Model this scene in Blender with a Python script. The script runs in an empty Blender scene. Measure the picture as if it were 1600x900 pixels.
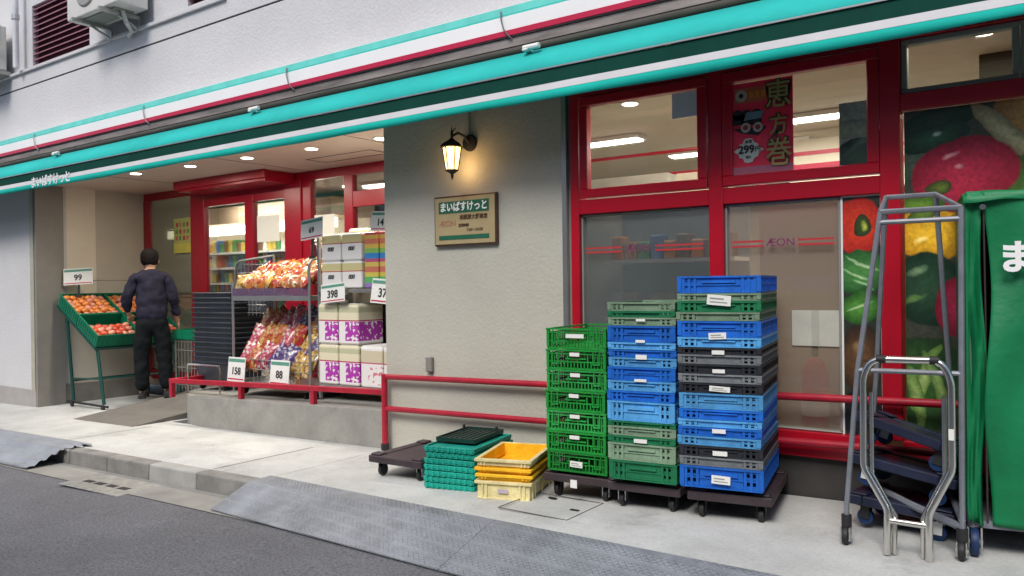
import bpy, bmesh, math, random
from mathutils import Vector, Matrix
R = math.radians
sc = bpy.context.scene
C = bpy.data.collections.new('street'); sc.collection.children.link(C)
random.seed(7)

# ------------------------------------------------------------ camera, sky, sun, exposure
cd = bpy.data.cameras.new('camera'); cam = bpy.data.objects.new('camera', cd); C.objects.link(cam)
cd.sensor_width = 36.0; cd.lens = 36.0 * 1250 / 1600; cd.clip_start = 0.05; cd.clip_end = 600
cam.matrix_world = Matrix.Translation((0, 0, 1.18)) @ (Matrix.Rotation(R(35.85), 4, 'Z') @ Matrix.Rotation(R(90 - 0.23), 4, 'X') @ Matrix.Rotation(R(-0.73), 4, 'Z'))
sc.camera = cam
w = bpy.data.worlds.new('World'); sc.world = w; w.use_nodes = True
nt = w.node_tree; bg = nt.nodes['Background']; sky = nt.nodes.new('ShaderNodeTexSky')
sky.sky_type = 'NISHITA'; sky.sun_disc = False; sky.sun_elevation = R(58); sky.sun_rotation = R(190)
sky.air_density = 1.0; sky.dust_density = 3.0; sky.ozone_density = 1.0
nt.links.new(sky.outputs[0], bg.inputs[0]); bg.inputs[1].default_value = 0.10
sd = bpy.data.lights.new('sun', 'SUN'); sun = bpy.data.objects.new('sun', sd); C.objects.link(sun)
sd.energy = 1.5; sd.angle = R(20); sd.color = (1, 0.96, 0.9)
# light comes from behind the camera, high
d = Vector((0.25, -1.05, 1.15)).normalized(); sun.rotation_euler = d.to_track_quat('Z', 'Y').to_euler(); sun.location = (0, -3, 12)
sc.view_settings.view_transform = 'Standard'; sc.view_settings.look = 'None'
sc.view_settings.gamma = 1; sc.view_settings.use_curve_mapping = False
sc.view_settings.exposure = 0.62
sc.cycles.use_denoising = True
sc.cycles.max_bounces = 8; sc.cycles.diffuse_bounces = 4; sc.cycles.glossy_bounces = 4; sc.cycles.transparent_max_bounces = 16
sc.cycles.caustics_reflective = False; sc.cycles.caustics_refractive = False

# ------------------------------------------------------------ materials
MATS = {}
def nodes(m): return m.node_tree.nodes, m.node_tree.links
def mat(name, col, rough=0.6, metal=0.0, var=0.12, vs=6.0, bump=0.0, bs=60.0, spec=0.5, emit=None, es=0.0, fine=0.0, objvar=0.0, spots=0.0, stretch=None):
    if name in MATS: return MATS[name]
    m = bpy.data.materials.new(name); m.use_nodes = True; N, L = nodes(m); b = N['Principled BSDF']
    b.inputs['Roughness'].default_value = rough; b.inputs['Metallic'].default_value = metal
    b.inputs['Specular IOR Level'].default_value = spec
    tc = N.new('ShaderNodeTexCoord'); src = tc.outputs['Object']
    if stretch:
        mp = N.new('ShaderNodeMapping'); mp.inputs['Scale'].default_value = stretch; L.new(src, mp.inputs[0]); src = mp.outputs[0]
    n = N.new('ShaderNodeTexNoise'); n.inputs['Scale'].default_value = vs; n.inputs['Detail'].default_value = 6; n.inputs['Roughness'].default_value = 0.62
    L.new(src, n.inputs['Vector'])
    r = N.new('ShaderNodeMapRange'); r.inputs[1].default_value = 0.3; r.inputs[2].default_value = 0.7
    r.inputs[3].default_value = 1 - var; r.inputs[4].default_value = 1 + var; L.new(n.outputs['Fac'], r.inputs[0])
    val = r.outputs[0]
    def mul(a, bb):
        q = N.new('ShaderNodeMath'); q.operation = 'MULTIPLY'; L.new(a, q.inputs[0]); L.new(bb, q.inputs[1]); return q.outputs[0]
    if fine:
        n2 = N.new('ShaderNodeTexNoise'); n2.inputs['Scale'].default_value = bs * 1.7; n2.inputs['Detail'].default_value = 3; L.new(tc.outputs['Object'], n2.inputs['Vector'])
        r2 = N.new('ShaderNodeMapRange'); r2.inputs[1].default_value = 0.3; r2.inputs[2].default_value = 0.7; r2.inputs[3].default_value = 1 - fine; r2.inputs[4].default_value = 1 + fine
        L.new(n2.outputs['Fac'], r2.inputs[0]); val = mul(val, r2.outputs[0])
    if spots:
        n3 = N.new('ShaderNodeTexNoise'); n3.inputs['Scale'].default_value = 2.3; n3.inputs['Detail'].default_value = 9; n3.inputs['Roughness'].default_value = 0.75; L.new(tc.outputs['Object'], n3.inputs['Vector'])
        r3 = N.new('ShaderNodeMapRange'); r3.inputs[1].default_value = 0.56; r3.inputs[2].default_value = 0.72; r3.inputs[3].default_value = 1; r3.inputs[4].default_value = 1 - spots
        L.new(n3.outputs['Fac'], r3.inputs[0]); val = mul(val, r3.outputs[0])
    if objvar:
        oi = N.new('ShaderNodeObjectInfo'); r4 = N.new('ShaderNodeMapRange'); r4.inputs[3].default_value = 1 - objvar; r4.inputs[4].default_value = 1 + objvar
        L.new(oi.outputs['Random'], r4.inputs[0]); val = mul(val, r4.outputs[0])
    mx = N.new('ShaderNodeVectorMath'); mx.operation = 'SCALE'; mx.inputs[0].default_value = col[:3]; L.new(val, mx.inputs['Scale'])
    L.new(mx.outputs[0], b.inputs['Base Color'])
    if bump:
        n4 = N.new('ShaderNodeTexNoise'); n4.inputs['Scale'].default_value = bs; n4.inputs['Detail'].default_value = 5; L.new(tc.outputs['Object'], n4.inputs['Vector'])
        bp = N.new('ShaderNodeBump'); bp.inputs['Strength'].default_value = bump; bp.inputs['Distance'].default_value = 0.01
        L.new(n4.outputs['Fac'], bp.inputs['Height']); L.new(bp.outputs[0], b.inputs['Normal'])
    if emit:
        b.inputs['Emission Color'].default_value = (*emit, 1); b.inputs['Emission Strength'].default_value = es
    MATS[name] = m; return m
def plastic(name, col, **k): return mat(name, col, rough=k.pop('rough', 0.50), var=k.pop('var', 0.22), vs=11, objvar=k.pop('objvar', 0.16), spec=.35, fine=.08, bs=50, **k)

m_asph = mat('asphalt', (0.125, 0.128, 0.140), 0.88, var=0.22, vs=0.9, bump=0.9, bs=48, fine=0.42, spots=0.20)
m_walk = mat('sidewalk_concrete', (0.49, 0.50, 0.485), 0.85, var=0.20, vs=1.6, bump=0.25, bs=40, fine=0.08, spots=0.34)
m_kerb = mat('kerb_stone', (0.23, 0.225, 0.21), 0.85, var=0.30, vs=5, bump=0.3, bs=110, fine=0.12)
m_kerbp = mat('pale_kerb_stone', (0.36, 0.36, 0.345), 0.8, var=0.15, vs=5, bump=0.2, bs=110)
m_gut = mat('gutter_concrete', (0.27, 0.265, 0.245), 0.85, var=0.22, vs=3, bump=0.3, bs=110, fine=0.10)
m_upw = mat('pale_render', (0.60, 0.60, 0.615), 0.9, var=0.05, vs=1.3, bump=0.55, bs=42, fine=0.035)
m_bge = mat('beige_render', (0.48, 0.47, 0.405), 0.9, var=0.06, vs=1.5, bump=0.38, bs=48, fine=0.04)
m_conc = mat('raw_concrete', (0.28, 0.275, 0.25), 0.85, var=0.22, vs=2.6, bump=0.25, bs=60, fine=0.07, spots=0.32)
m_red = mat('red_frame_paint', (0.44, 0.005, 0.020), 0.30, var=0.06, vs=3)
m_redrail = mat('red_rail_paint', (0.38, 0.008, 0.028), 0.45, var=0.22, vs=8)
m_ceil = mat('soffit_panel', (0.62, 0.52, 0.44), 0.7, var=0.03)
m_cream = mat('cream_panel', (0.80, 0.73, 0.60), 0.7, var=0.03)
m_tan = mat('tan_panel', (0.55, 0.50, 0.42), 0.6, var=0.04)
m_gpan = mat('grey_panel', (0.25, 0.235, 0.21), 0.5, var=0.08)
m_band = mat('base_band', (0.36, 0.345, 0.33), 0.8, var=0.08, bump=.2)
m_dark = mat('dark_base', (0.045, 0.042, 0.04), 0.7, var=0.2)
m_black = mat('black_rubber', (0.016, 0.016, 0.018), 0.6, var=0.2)
m_alu = mat('aluminium', (0.55, 0.55, 0.54), 0.35, 0.9, var=0.08)
m_steel = mat('chromed_steel', (0.72, 0.70, 0.66), 0.22, 1.0, var=0.08)
m_gsteel = mat('grey_painted_steel', (0.24, 0.255, 0.29), 0.42, 0.3, var=0.16, vs=14)
m_white = mat('white_paint', (0.80, 0.80, 0.78), 0.5, var=0.02)
m_paper = mat('white_paper', (0.80, 0.80, 0.76), 0.8, var=0.02)
m_ink = mat('black_ink', (0.02, 0.02, 0.022), 0.7, var=0.02)
m_sash = mat('grey_sash', (0.30, 0.30, 0.28), 0.5, var=0.03)
m_groove = mat('wall_joint', (0.10, 0.09, 0.09), 0.9)
m_louv = mat('maroon_louver', (0.12, 0.045, 0.06), 0.5)
m_fteal = mat('turquoise_stripe', (0.05, 0.60, 0.52), 0.35, var=0.03)
m_fwhite = mat('white_stripe', (0.90, 0.90, 0.90), 0.35, var=0.03, vs=2)
m_fred = mat('crimson_stripe', (0.55, 0.01, 0.06), 0.35, var=0.03)
m_grime = mat('weathered_metal', (0.26, 0.235, 0.225), 0.7, 0.2, var=0.4, vs=7, stretch=(0.35, 1, 3), bump=.2)
m_grimed = mat('dark_weathered_metal', (0.055, 0.052, 0.042), 0.7, 0.1, var=0.4, vs=7, stretch=(0.35, 1, 3))
m_cloth = mat('turquoise_canvas', (0.022, 0.44, 0.41), 0.75, spec=.2, spots=.12, var=0.12, vs=2.5, stretch=(0.6, 1, 1), bump=.15, bs=14)
m_cloth2 = mat('teal_canvas', (0.008, 0.40, 0.34), 0.8, spec=.2, var=0.12, vs=2.5, stretch=(0.6, 1, 1), bump=.15, bs=14)
m_dgreen = mat('dark_green_canvas', (0.004, 0.055, 0.040), 0.8, spec=.15, var=0.10, bump=.1, bs=14)
m_skin = mat('skin', (0.52, 0.30, 0.20), 0.55, var=0.05)
m_hair = mat('black_hair', (0.010, 0.008, 0.008), 0.8, spec=.15, var=0.3, vs=60)
m_shirt = mat('dark_blue_grey_shirt', (0.026, 0.025, 0.045), 0.9, var=0.25, vs=14, bump=.6, bs=14, spec=.15)
m_trous = mat('black_trousers', (0.007, 0.009, 0.011), 0.9, spec=.15, var=0.2, vs=8, bump=.5, bs=12)
m_veh = {}
def glass(name, tint, refl, rough=0.03, frost=0.0, frostc=(.3, .3, .3)):
    m = bpy.data.materials.new(name); m.use_nodes = True; N, L = nodes(m); N.remove(N['Principled BSDF']); out = N['Material Output']
    t = N.new('ShaderNodeBsdfTransparent'); t.inputs[0].default_value = (*tint, 1)
    base = t.outputs[0]
    if frost:
        df = N.new('ShaderNodeBsdfDiffuse'); df.inputs[0].default_value = (*frostc, 1); mx = N.new('ShaderNodeMixShader'); mx.inputs[0].default_value = frost
        L.new(base, mx.inputs[1]); L.new(df.outputs[0], mx.inputs[2]); base = mx.outputs[0]
    g = N.new('ShaderNodeBsdfGlossy'); g.inputs['Roughness'].default_value = rough
    lw = N.new('ShaderNodeLayerWeight'); lw.inputs[0].default_value = 0.35
    mr = N.new('ShaderNodeMapRange'); mr.inputs[3].default_value = refl; mr.inputs[4].default_value = min(1, refl + 0.45); L.new(lw.outputs['Fresnel'], mr.inputs[0])
    m2 = N.new('ShaderNodeMixShader'); L.new(mr.outputs[0], m2.inputs[0]); L.new(base, m2.inputs[1]); L.new(g.outputs[0], m2.inputs[2])
    L.new(m2.outputs[0], out.inputs[0]); return m
g_clear = glass('window_glass', (.93, .95, .93), 0.05)
g_door = glass('door_glass', (.90, .92, .90), 0.06)
g_frost = glass('filmed_glass', (.75, .80, .82), 0.14, 0.12, 0.30, (.26, .29, .29))
g_lower = glass('lower_glass', (.88, .86, .82), 0.07, 0.12, 0.26, (.60, .52, .42))
m_lit = mat('lit_diffuser', (1, 1, 1), 0.5, emit=(1.0, 0.92, 0.74), es=7)
m_tube = mat('fluorescent_tube', (1, 1, 1), 0.5, emit=(1.0, 0.97, 0.90), es=6.0)
m_lant = mat('lantern_glass', (1, .9, .7), 0.4, emit=(1.0, 0.56, 0.16), es=3.6)
m_flame = mat('lantern_bulb', (1, .9, .7), 0.4, emit=(1.0, 0.80, 0.42), es=22)

# ------------------------------------------------------------ geometry helpers
class MB:
    def __init__(s): s.v = []; s.f = []
    def add(s, vs, fs):
        o = len(s.v); s.v += [tuple(v) for v in vs]; s.f += [tuple(i + o for i in f) for f in fs]; return s
    def box(s, x0, x1, y0, y1, z0, z1, M=None):
        vs = [Vector(p) for p in ((x0, y0, z0), (x1, y0, z0), (x1, y1, z0), (x0, y1, z0), (x0, y0, z1), (x1, y0, z1), (x1, y1, z1), (x0, y1, z1))]
        if M is not None: vs = [M @ v for v in vs]
        return s.add(vs, [(0, 3, 2, 1), (4, 5, 6, 7), (0, 1, 5, 4), (1, 2, 6, 5), (2, 3, 7, 6), (3, 0, 4, 7)])
    def hexa(s, b, t):   # bottom four, top four corners (ccw)
        return s.add(list(b) + list(t), [(0, 3, 2, 1), (4, 5, 6, 7), (0, 1, 5, 4), (1, 2, 6, 5), (2, 3, 7, 6), (3, 0, 4, 7)])
    def quad(s, *p): return s.add(p, [tuple(range(len(p)))])
    def tube(s, pts, r, n=8, closed=False):
        pts = [Vector(p) for p in pts]; k = len(pts); rings = []
        rr = r if isinstance(r, (list, tuple)) else [r] * k
        up = None
        for i, p in enumerate(pts):
            if closed: t = (pts[(i + 1) % k] - pts[i - 1]).normalized()
            else: t = (pts[min(i + 1, k - 1)] - pts[max(i - 1, 0)]).normalized()
            if up is None: up = Vector((0, 0, 1)) if abs(t.z) < 0.9 else Vector((1, 0, 0))
            a = (up - t * up.dot(t)).normalized(); b = t.cross(a); up = a
            rings.append([p + (a * math.cos(2 * math.pi * j / n) + b * math.sin(2 * math.pi * j / n)) * rr[i] for j in range(n)])
        vs = [v for g in rings for v in g]; fs = []
        for i in range(k if closed else k - 1):
            i2 = (i + 1) % k
            for j in range(n): fs.append((i * n + j, i * n + (j + 1) % n, i2 * n + (j + 1) % n, i2 * n + j))
        if not closed: fs += [tuple(range(n))[::-1], tuple((k - 1) * n + j for j in range(n))]
        return s.add(vs, fs)
    def lathe(s, prof, c=(0, 0, 0), n=16, axis='Z', cap=True):
        vs = []; fs = []; k = len(prof)
        for r, h in prof:
            for j in range(n):
                a = 2 * math.pi * j / n; x, y = r * math.cos(a), r * math.sin(a)
                p = {'Z': (x, y, h), 'Y': (x, h, y), 'X': (h, x, y)}[axis]; vs.append((p[0] + c[0], p[1] + c[1], p[2] + c[2]))
        for i in range(k - 1):
            for j in range(n): fs.append((i * n + j, i * n + (j + 1) % n, (i + 1) * n + (j + 1) % n, (i + 1) * n + j))
        if cap: fs += [tuple(range(n))[::-1], tuple((k - 1) * n + j for j in range(n))]
        return s.add(vs, fs)
    def build(s, name, m, parent=None, bevel=0, smooth=False, loc=None, rz=0, seg=1):
        me = bpy.data.meshes.new(name); me.from_pydata(s.v, [], s.f); bm = bmesh.new(); bm.from_mesh(me)
        bmesh.ops.recalc_face_normals(bm, faces=bm.faces); bm.to_mesh(me); bm.free()
        if smooth:
            for p in me.polygons: p.use_smooth = True
            try: me.set_sharp_from_angle(angle=R(40))
            except Exception: pass
        me.materials.append(m); o = bpy.data.objects.new(name, me); C.objects.link(o)
        if parent: o.parent = parent
        if loc: o.location = loc
        o.rotation_euler.z = rz
        if bevel:
            b = o.modifiers.new('bevel', 'BEVEL'); b.width = bevel; b.segments = seg; b.limit_method = 'ANGLE'; b.angle_limit = R(50)
        return o
def tag(o, label=None, cat=None, group=None, kind=None):
    if label: o['label'] = label
    if cat: o['category'] = cat
    if group: o['group'] = group
    if kind: o['kind'] = kind
    return o
def thing(name, label, cat, loc=(0, 0, 0), rz=0, group=None, tilt=None):
    o = bpy.data.objects.new(name, None); C.objects.link(o); o.location = loc; o.rotation_euler = (0, 0, rz)
    if tilt: o.rotation_euler = tilt
    o.empty_display_size = 0.1
    return tag(o, label, cat, group)
def copy_tree(o, parent=None):
    c = o.copy(); C.objects.link(c); c.parent = parent
    for ch in list(o.children): copy_tree(ch, c)
    return c
def text(s, size, m, parent, loc, rot=(R(90), 0, 0), name='lettering', align='CENTER', sx=1.0, bold=0.0, extrude=0.001, shear=0):
    cu = bpy.data.curves.new(name, 'FONT'); cu.body = s; cu.size = size; cu.align_x = align; cu.align_y = 'CENTER'; cu.extrude = extrude
    cu.offset = bold; cu.resolution_u = 3; cu.shear = shear
    t = bpy.data.objects.new(name, cu); C.objects.link(t); bpy.context.view_layer.update()
    me = bpy.data.meshes.new_from_object(t.evaluated_get(bpy.context.evaluated_depsgraph_get()))
    bpy.data.objects.remove(t); me.materials.clear(); me.materials.append(m)
    o = bpy.data.objects.new(name, me); C.objects.link(o); o.parent = parent; o.location = loc; o.rotation_euler = rot; o.scale = (sx, 1, 1)
    return o
SL = 0.024; XB = -1.344
def g(x): return SL * (x - XB)
YW = 4.447
ORD = ['topmost', 'second', 'third', 'fourth', 'fifth', 'sixth', 'seventh', 'eighth', 'ninth', 'tenth', 'eleventh', 'twelfth', 'thirteenth', 'fourteenth', 'fifteenth', 'sixteenth', 'seventeenth', 'eighteenth', 'nineteenth', 'twentieth']
NTH = ['first'] + ORD[1:] + ['twenty-first', 'twenty-second', 'twenty-third', 'twenty-fourth']

# ------------------------------------------------------------ ground
def sheet(name, x0, x1, y0, y1, dz, m, n=1):
    b = MB(); b.quad((x0, y0, g(x0) + dz), (x1, y0, g(x1) + dz), (x1, y1, g(x1) + dz), (x0, y1, g(x0) + dz))
    return tag(b.build(name, m), kind='structure')
sheet('ground', -150, 150, -150, 150, -0.20, m_gut)
sheet('road', -80, 60, -3.1, 2.86, -0.115, m_asph)
sheet('gutter', -80, 60, 2.86, 3.17, -0.111, m_gut)
b = MB()
for x0, x1, y0, y1 in ((-80, -10.25, 3.30, 4.46), (-10.25, -7.45, 3.30, 5.84), (-7.45, -4.405, 3.30, 4.47), (-4.40, 60, 3.185, 4.47)):
    b.hexa([(x0, y0, g(x0) - .18), (x1, y0, g(x1) - .18), (x1, y1, g(x1) - .18), (x0, y1, g(x0) - .18)], [(x0, y0, g(x0)), (x1, y0, g(x1)), (x1, y1, g(x1)), (x0, y1, g(x0))])
tag(b.build('sidewalk', m_walk), kind='structure')
b = MB()     # joint lines in the concrete
for x in (-11.2, -7.35, -5.0, -0.15): b.quad((x, 3.31, g(x) + .003), (x + .008, 3.31, g(x) + .003), (x + .008, 4.2, g(x) + .003), (x, 4.2, g(x) + .003))
tag(b.build('sidewalk_joints', m_groove), kind='structure')
kerb_b, kerb_p = MB(), MB(); x = -20.0
while x < -4.3:
    L_ = 0.60; tgt = kerb_p if -5.62 < x + .3 < -5.0 else kerb_b
    x1 = x + L_ - 0.008
    z = [(x, 3.172, g(x) - .19), (x1, 3.172, g(x1) - .19), (x1, 3.297, g(x1) - .19), (x, 3.297, g(x) - .19)]
    j = random.uniform(-.003, .003)
    tgt.hexa(z, [(x, 3.182 + j, g(x) + .002), (x1, 3.182 + j, g(x1) + .002), (x1, 3.297, g(x1) + .004), (x, 3.297, g(x) + .004)]); x += L_
tag(kerb_b.build('kerb', m_kerb, bevel=.012, seg=2), kind='structure')
tag(kerb_p.build('kerb_pale_stone', m_kerbp, bevel=.012, seg=2), kind='structure')
# hatch in the sidewalk
t = thing('ground_hatch', 'square concrete hatch cover with two dark slots set in the sidewalk before the crates', 'hatch', (-2.38, 3.63, g(-2.38) + .004), 0)
b = MB()
for (x0, x1, y0, y1) in ((-.22, .22, -.19, -.184), (-.22, .22, .184, .19), (-.22, -.214, -.184, .184), (.214, .22, -.184, .184)): b.box(x0, x1, y0, y1, 0, .003)
b.build('seam', m_groove, t)
for xx, yy in ((.13, -.02), (-.10, .12)): MB().box(xx, xx + .05, yy, yy + .022, 0.0005, .004).build('lifting_slot', m_black, t)
t = thing('drain_cover', 'pale metal drain frame with slots lying in the gutter by the kerb', 'drain cover', (-5.68, 2.93, g(-5.68) - .109), R(4))
b = MB(); b.box(-.36, .36, -.17, .17, 0, .008); b.build('plate', mat('worn_galvanised', (.36, .36, .34), .5, .5, var=.3, vs=12), t, bevel=.003)
for k in range(4): MB().box(-.26 + k * .14, -.16 + k * .14, -.05, .0, .006, .010).build('slot', m_black, t)
# shop entrance ramp
b = MB(); x0, x1 = -8.69, -7.52
b.hexa([(x0, 4.11, g(x0) - .05), (x1, 4.11, g(x1) - .05), (x1, 5.82, -.2), (x0, 5.82, -.2)], [(x0, 4.11, g(x0) + .004), (x1, 4.11, g(x1) + .004), (x1, 5.82, .02), (x0, 5.82, .02)])
tag(b.build('entrance_ramp', mat('ramp_mat', (.155, .145, .13), .85, var=.12, vs=8, bump=.3, bs=160)), 'grey brown ramp mat rising from the sidewalk to the shop door', 'ramp')

# steel step plates bridging kerb and road
m_plate = mat('blue_grey_steel_plate', (0.235, 0.255, 0.285), 0.6, 0.2, var=0.26, vs=4, spots=0.45, fine=.08, bs=50)
def checker(m):
    N, L = nodes(m); b_ = N['Principled BSDF']; tc = N.new('ShaderNodeTexCoord'); mp = N.new('ShaderNodeMapping'); mp.inputs['Rotation'].default_value = (0, 0, R(45)); L.new(tc.outputs['Object'], mp.inputs[0])
    v = N.new('ShaderNodeTexVoronoi'); v.inputs['Scale'].default_value = 42; v.inputs['Randomness'].default_value = 0.0; v.distance = 'CHEBYCHEV'; L.new(mp.outputs[0], v.inputs['Vector'])
    r_ = N.new('ShaderNodeMapRange'); r_.inputs[1].default_value = .25; r_.inputs[2].default_value = .42; r_.inputs[3].default_value = 1; r_.inputs[4].default_value = 0; L.new(v.outputs['Distance'], r_.inputs[0])
    bp = N.new('ShaderNodeBump'); bp.inputs['Strength'].default_value = .9; bp.inputs['Distance'].default_value = .004; L.new(r_.outputs[0], bp.inputs['Height']); L.new(bp.outputs[0], b_.inputs['Normal'])
checker(m_plate)
t = thing('kerb_ramp', 'long blue grey steel plate ramp laid from the road over the kerb', 'ramp plate')
xs = [(-4.39, -2.45), (-2.447, -.45), (-.447, .85)]
th = .007
for i, (x0, x1) in enumerate(xs):
    b = MB(); vs = []
    for x in (x0, x1):
        yb_ = 3.33 - .0535 * (x + 4.36); yf_ = 2.885 - .056 * (x + 4.39)
        for y, z in ((yf_, -.107), (min(3.165, yb_ - .02), .006), (yb_, .010)): vs += [(x, y, g(x) + z), (x, y, g(x) + z + th)]
    b.add(vs, [(1, 3, 9, 7), (3, 5, 11, 9), (0, 6, 8, 2), (2, 8, 10, 4), (0, 1, 7, 6), (4, 10, 11, 5), (0, 2, 3, 1), (2, 4, 5, 3), (6, 7, 9, 8), (8, 9, 11, 10)])
    b.build('plate_panel', m_plate, t)
t = thing('kerb_ramp', 'grey ribbed kerb ramp at the far left with a ragged end', 'ramp plate')
b = MB(); n = 26; x0 = -14.0; x1 = -6.75
nx = 60
prof = [(2.66 + .72 * k / n, .5) for k in range(n + 1)]
vs = []; fs = []
for i in range(nx + 1):
    x = x0 + (x1 - x0) * i / nx
    for k in range(n + 1):
        y = 2.88 + .50 * k / n; z = g(x) - .105 + (.117) * min(1, (k / n) * 1.6) + .010 * math.sin(k / n * math.pi * 2 * 6)
        xx = x + ((.05 * math.sin(k * 1.9) - .30 * (1 - k / n) ** 2 - .05) if i == nx else 0)
        vs.append((xx, y, z))
for i in range(nx):
    for k in range(n): a = i * (n + 1) + k; fs.append((a, a + n + 1, a + n + 2, a + 1))
b.add(vs, fs); o = b.build('ribbed_sheet', mat('grey_ribbed_metal', (.33, .35, .38), .5, .3, var=.16, vs=4), t, smooth=True)
so = o.modifiers.new('t', 'SOLIDIFY'); so.thickness = .006

# ------------------------------------------------------------ shop building
B = thing('shop_building', 'pale rendered shop building with red window frames, beige wall and deep entrance', 'building')
def bx(name, m, x0, x1, y0, y1, z0, z1, parent=None, bevel=0):
    return MB().box(x0, x1, y0, y1, z0, z1).build(name, m, parent or B, bevel=bevel)
# upper wall with joint groove and louver openings
MB().box(-20, 4.6, YW, YW + .25, 3.0, 3.648).box(-20, 4.6, YW + .02, YW + .25, 3.648, 3.668).box(-20, 4.6, YW, YW + .25, 3.668, 3.83) \
    .box(-20, -10.34, YW + .03, YW + .25, 3.83, 6.5).box(-8.97, -7.07, YW + .03, YW + .25, 3.83, 6.5).box(-5.75, 4.6, YW + .03, YW + .25, 3.83, 6.5) \
    .box(-10.34, -8.97, YW + .03, YW + .25, 4.62, 6.5).box(-7.07, -5.75, YW + .03, YW + .25, 4.75, 6.5).build('upper_wall', m_upw, B)
bx('wall_joint', m_groove, -20, 4.6, YW + .012, YW + .02, 3.648, 3.668)
bx('ledge', m_upw, -20, -6.4, YW - .03, YW + .05, 3.832, 3.862)
bx('lintel_wall', m_upw, -20, 4.6, YW + .02, YW + .25, 2.452, 3.0)
def louver(x0, x1, z0, z1, nm):
    f = MB(); f.box(x0, x1, YW + .10, YW + .12, z0, z1); o = f.build('louver_window', m_louv, B); tag(o, nm)
    s_ = MB(); n = int((z1 - z0) / .062)
    for k in range(n):
        z = z0 + (k + .5) * (z1 - z0) / n
        s_.hexa([(x0, YW + .04, z - .018), (x1, YW + .04, z - .018), (x1, YW + .09, z + .01), (x0, YW + .09, z + .01)], [(x0, YW + .04, z - .006), (x1, YW + .04, z - .006), (x1, YW + .09, z + .022), (x0, YW + .09, z + .022)])
    s_.build('slats', mat('maroon_slat', (.34, .15, .19), .45), o)
    MB().box(x0 - .001, x1 + .001, YW + .0, YW + .1, z0 - .02, z0).build('sill', m_upw, o)
louver(-10.34, -8.97, 3.88, 4.62, 'maroon louvered window beside the air conditioner')
louver(-7.07, -5.75, 3.90, 4.75, 'maroon louvered window cut by the top of the view')
# left pillar
MB().box(-20, -10.25, YW - .02, YW + .35, -.8, 2.45).build('left_wall', m_upw, B)
bx('base_band', m_band, -20.01, -10.235, YW - .035, YW + .10, -.8, -.015)
bx('metal_jamb', m_gpan, -10.26, -10.20, YW - .03, 4.74, -.3, 2.45)
bx('corner_strip', mat('strip', (.42, .41, .33), .5), -10.36, -10.245, YW - .03, YW - .022, -.02, 2.45)
bx('side_panel', m_cream, -10.36, -10.255, 4.74, 5.16, -.3, 2.45); bx('side_panel', m_tan, -10.36, -10.25, 5.16, 5.8, -.3, 2.45)
bx('skirting', mat('skirting', (.27, .25, .22), .7), -10.26, -10.235, 4.74, 5.8, -.3, .02)
bx('tile_seam', m_groove, -10.26, -10.248, 4.74, 5.8, 1.30, 1.305)
# beige wall + lantern wall
bx('beige_wall', m_bge, -4.42, -2.80, YW, YW + .2, -.5, 2.45)
bx('wall_return', m_gpan, -2.80, -2.735, YW + .03, YW + .2, -.1, 2.45)
bx('jamb_strip', m_alu, -2.799, -2.765, YW - .002, YW + .02, -.05, 2.45)
bx('recess_side', m_bge, -4.42, -4.20, YW + .2, 5.8, 0, 2.45)
bx('soffit', m_ceil, -10.25, -4.2, YW - .02, 5.86, 2.45, 2.50)
b = MB()
for x in (-8.9, -6.9, -5.05): MB().box(x, x + .006, YW + .1, 5.8, 2.447, 2.45).build('soffit_seam', m_groove, B)
wall_hatch = MB().box(-6.3, -5.4, 5.25, 5.257, 2.446, 2.45).box(-6.3, -5.4, 5.5, 5.507, 2.446, 2.45).box(-6.3, -6.293, 5.257, 5.5, 2.446, 2.45).box(-5.407, -5.4, 5.257, 5.5, 2.446, 2.45).build('soffit_hatch', m_groove, B)
def downlight(x, y, z, lab, e=10, r=.055, col=(1, .90, .74)):
    t = thing('downlight', lab, 'ceiling light', (x, y, z), 0, 'round recessed ceiling lights')
    MB().lathe([(r + .012, -.006), (r + .012, 0)], n=20).build('trim_ring', m_white, t)
    MB().lathe([(r, -.009), (r, -.005)], n=20).build('diffuser', m_lit, t)
    ld = bpy.data.lights.new('lamp', 'AREA'); ld.shape = 'DISK'; ld.size = r * 2; ld.energy = e; ld.color = col
    l = bpy.data.objects.new('lamp', ld); C.objects.link(l); l.parent = t; l.location = (0, 0, -.02)
for i, (x, y) in enumerate(((-8.42, 4.68), (-7.5, 4.75), (-6.62, 4.8), (-5.75, 4.86), (-4.90, 4.90))):
    downlight(x, y, 2.448, f'round warm downlight in the entrance soffit, {NTH[i]} from the left')
# raised display platform of concrete with rounded end
b = MB(); pts = []
def ztop(x): return .195 + .030 * (x + 5.5)
N_ = 12
front = [(-4.42, YW - .03)] + [(-4.42 - 2.35 * k / 6, YW - .03) for k in range(1, 7)]
for k in range(1, N_ + 1):
    a = k / N_ * R(78); front.append((-6.77 - .85 * math.sin(a), YW - .03 + .62 * (1 - math.cos(a)) * 1.0))
front.append((-7.63, 5.78)); back = [(-4.42, 5.78)]
pl = [Vector((x, y, -.5)) for x, y in front + back]; ptp = [Vector((x, y, ztop(x))) for x, y in front + back]; k = len(pl)
b.add(pl + ptp, [tuple(range(k)), tuple(range(k, 2 * k))[::-1]] + [(i, (i + 1) % k, k + (i + 1) % k, k + i) for i in range(k)])
o = b.build('concrete_platform', m_conc); tag(o, 'raised concrete platform with a curved left end carrying the goods racks', 'platform')
o.modifiers.new('b', 'BEVEL').width = .008
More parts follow.
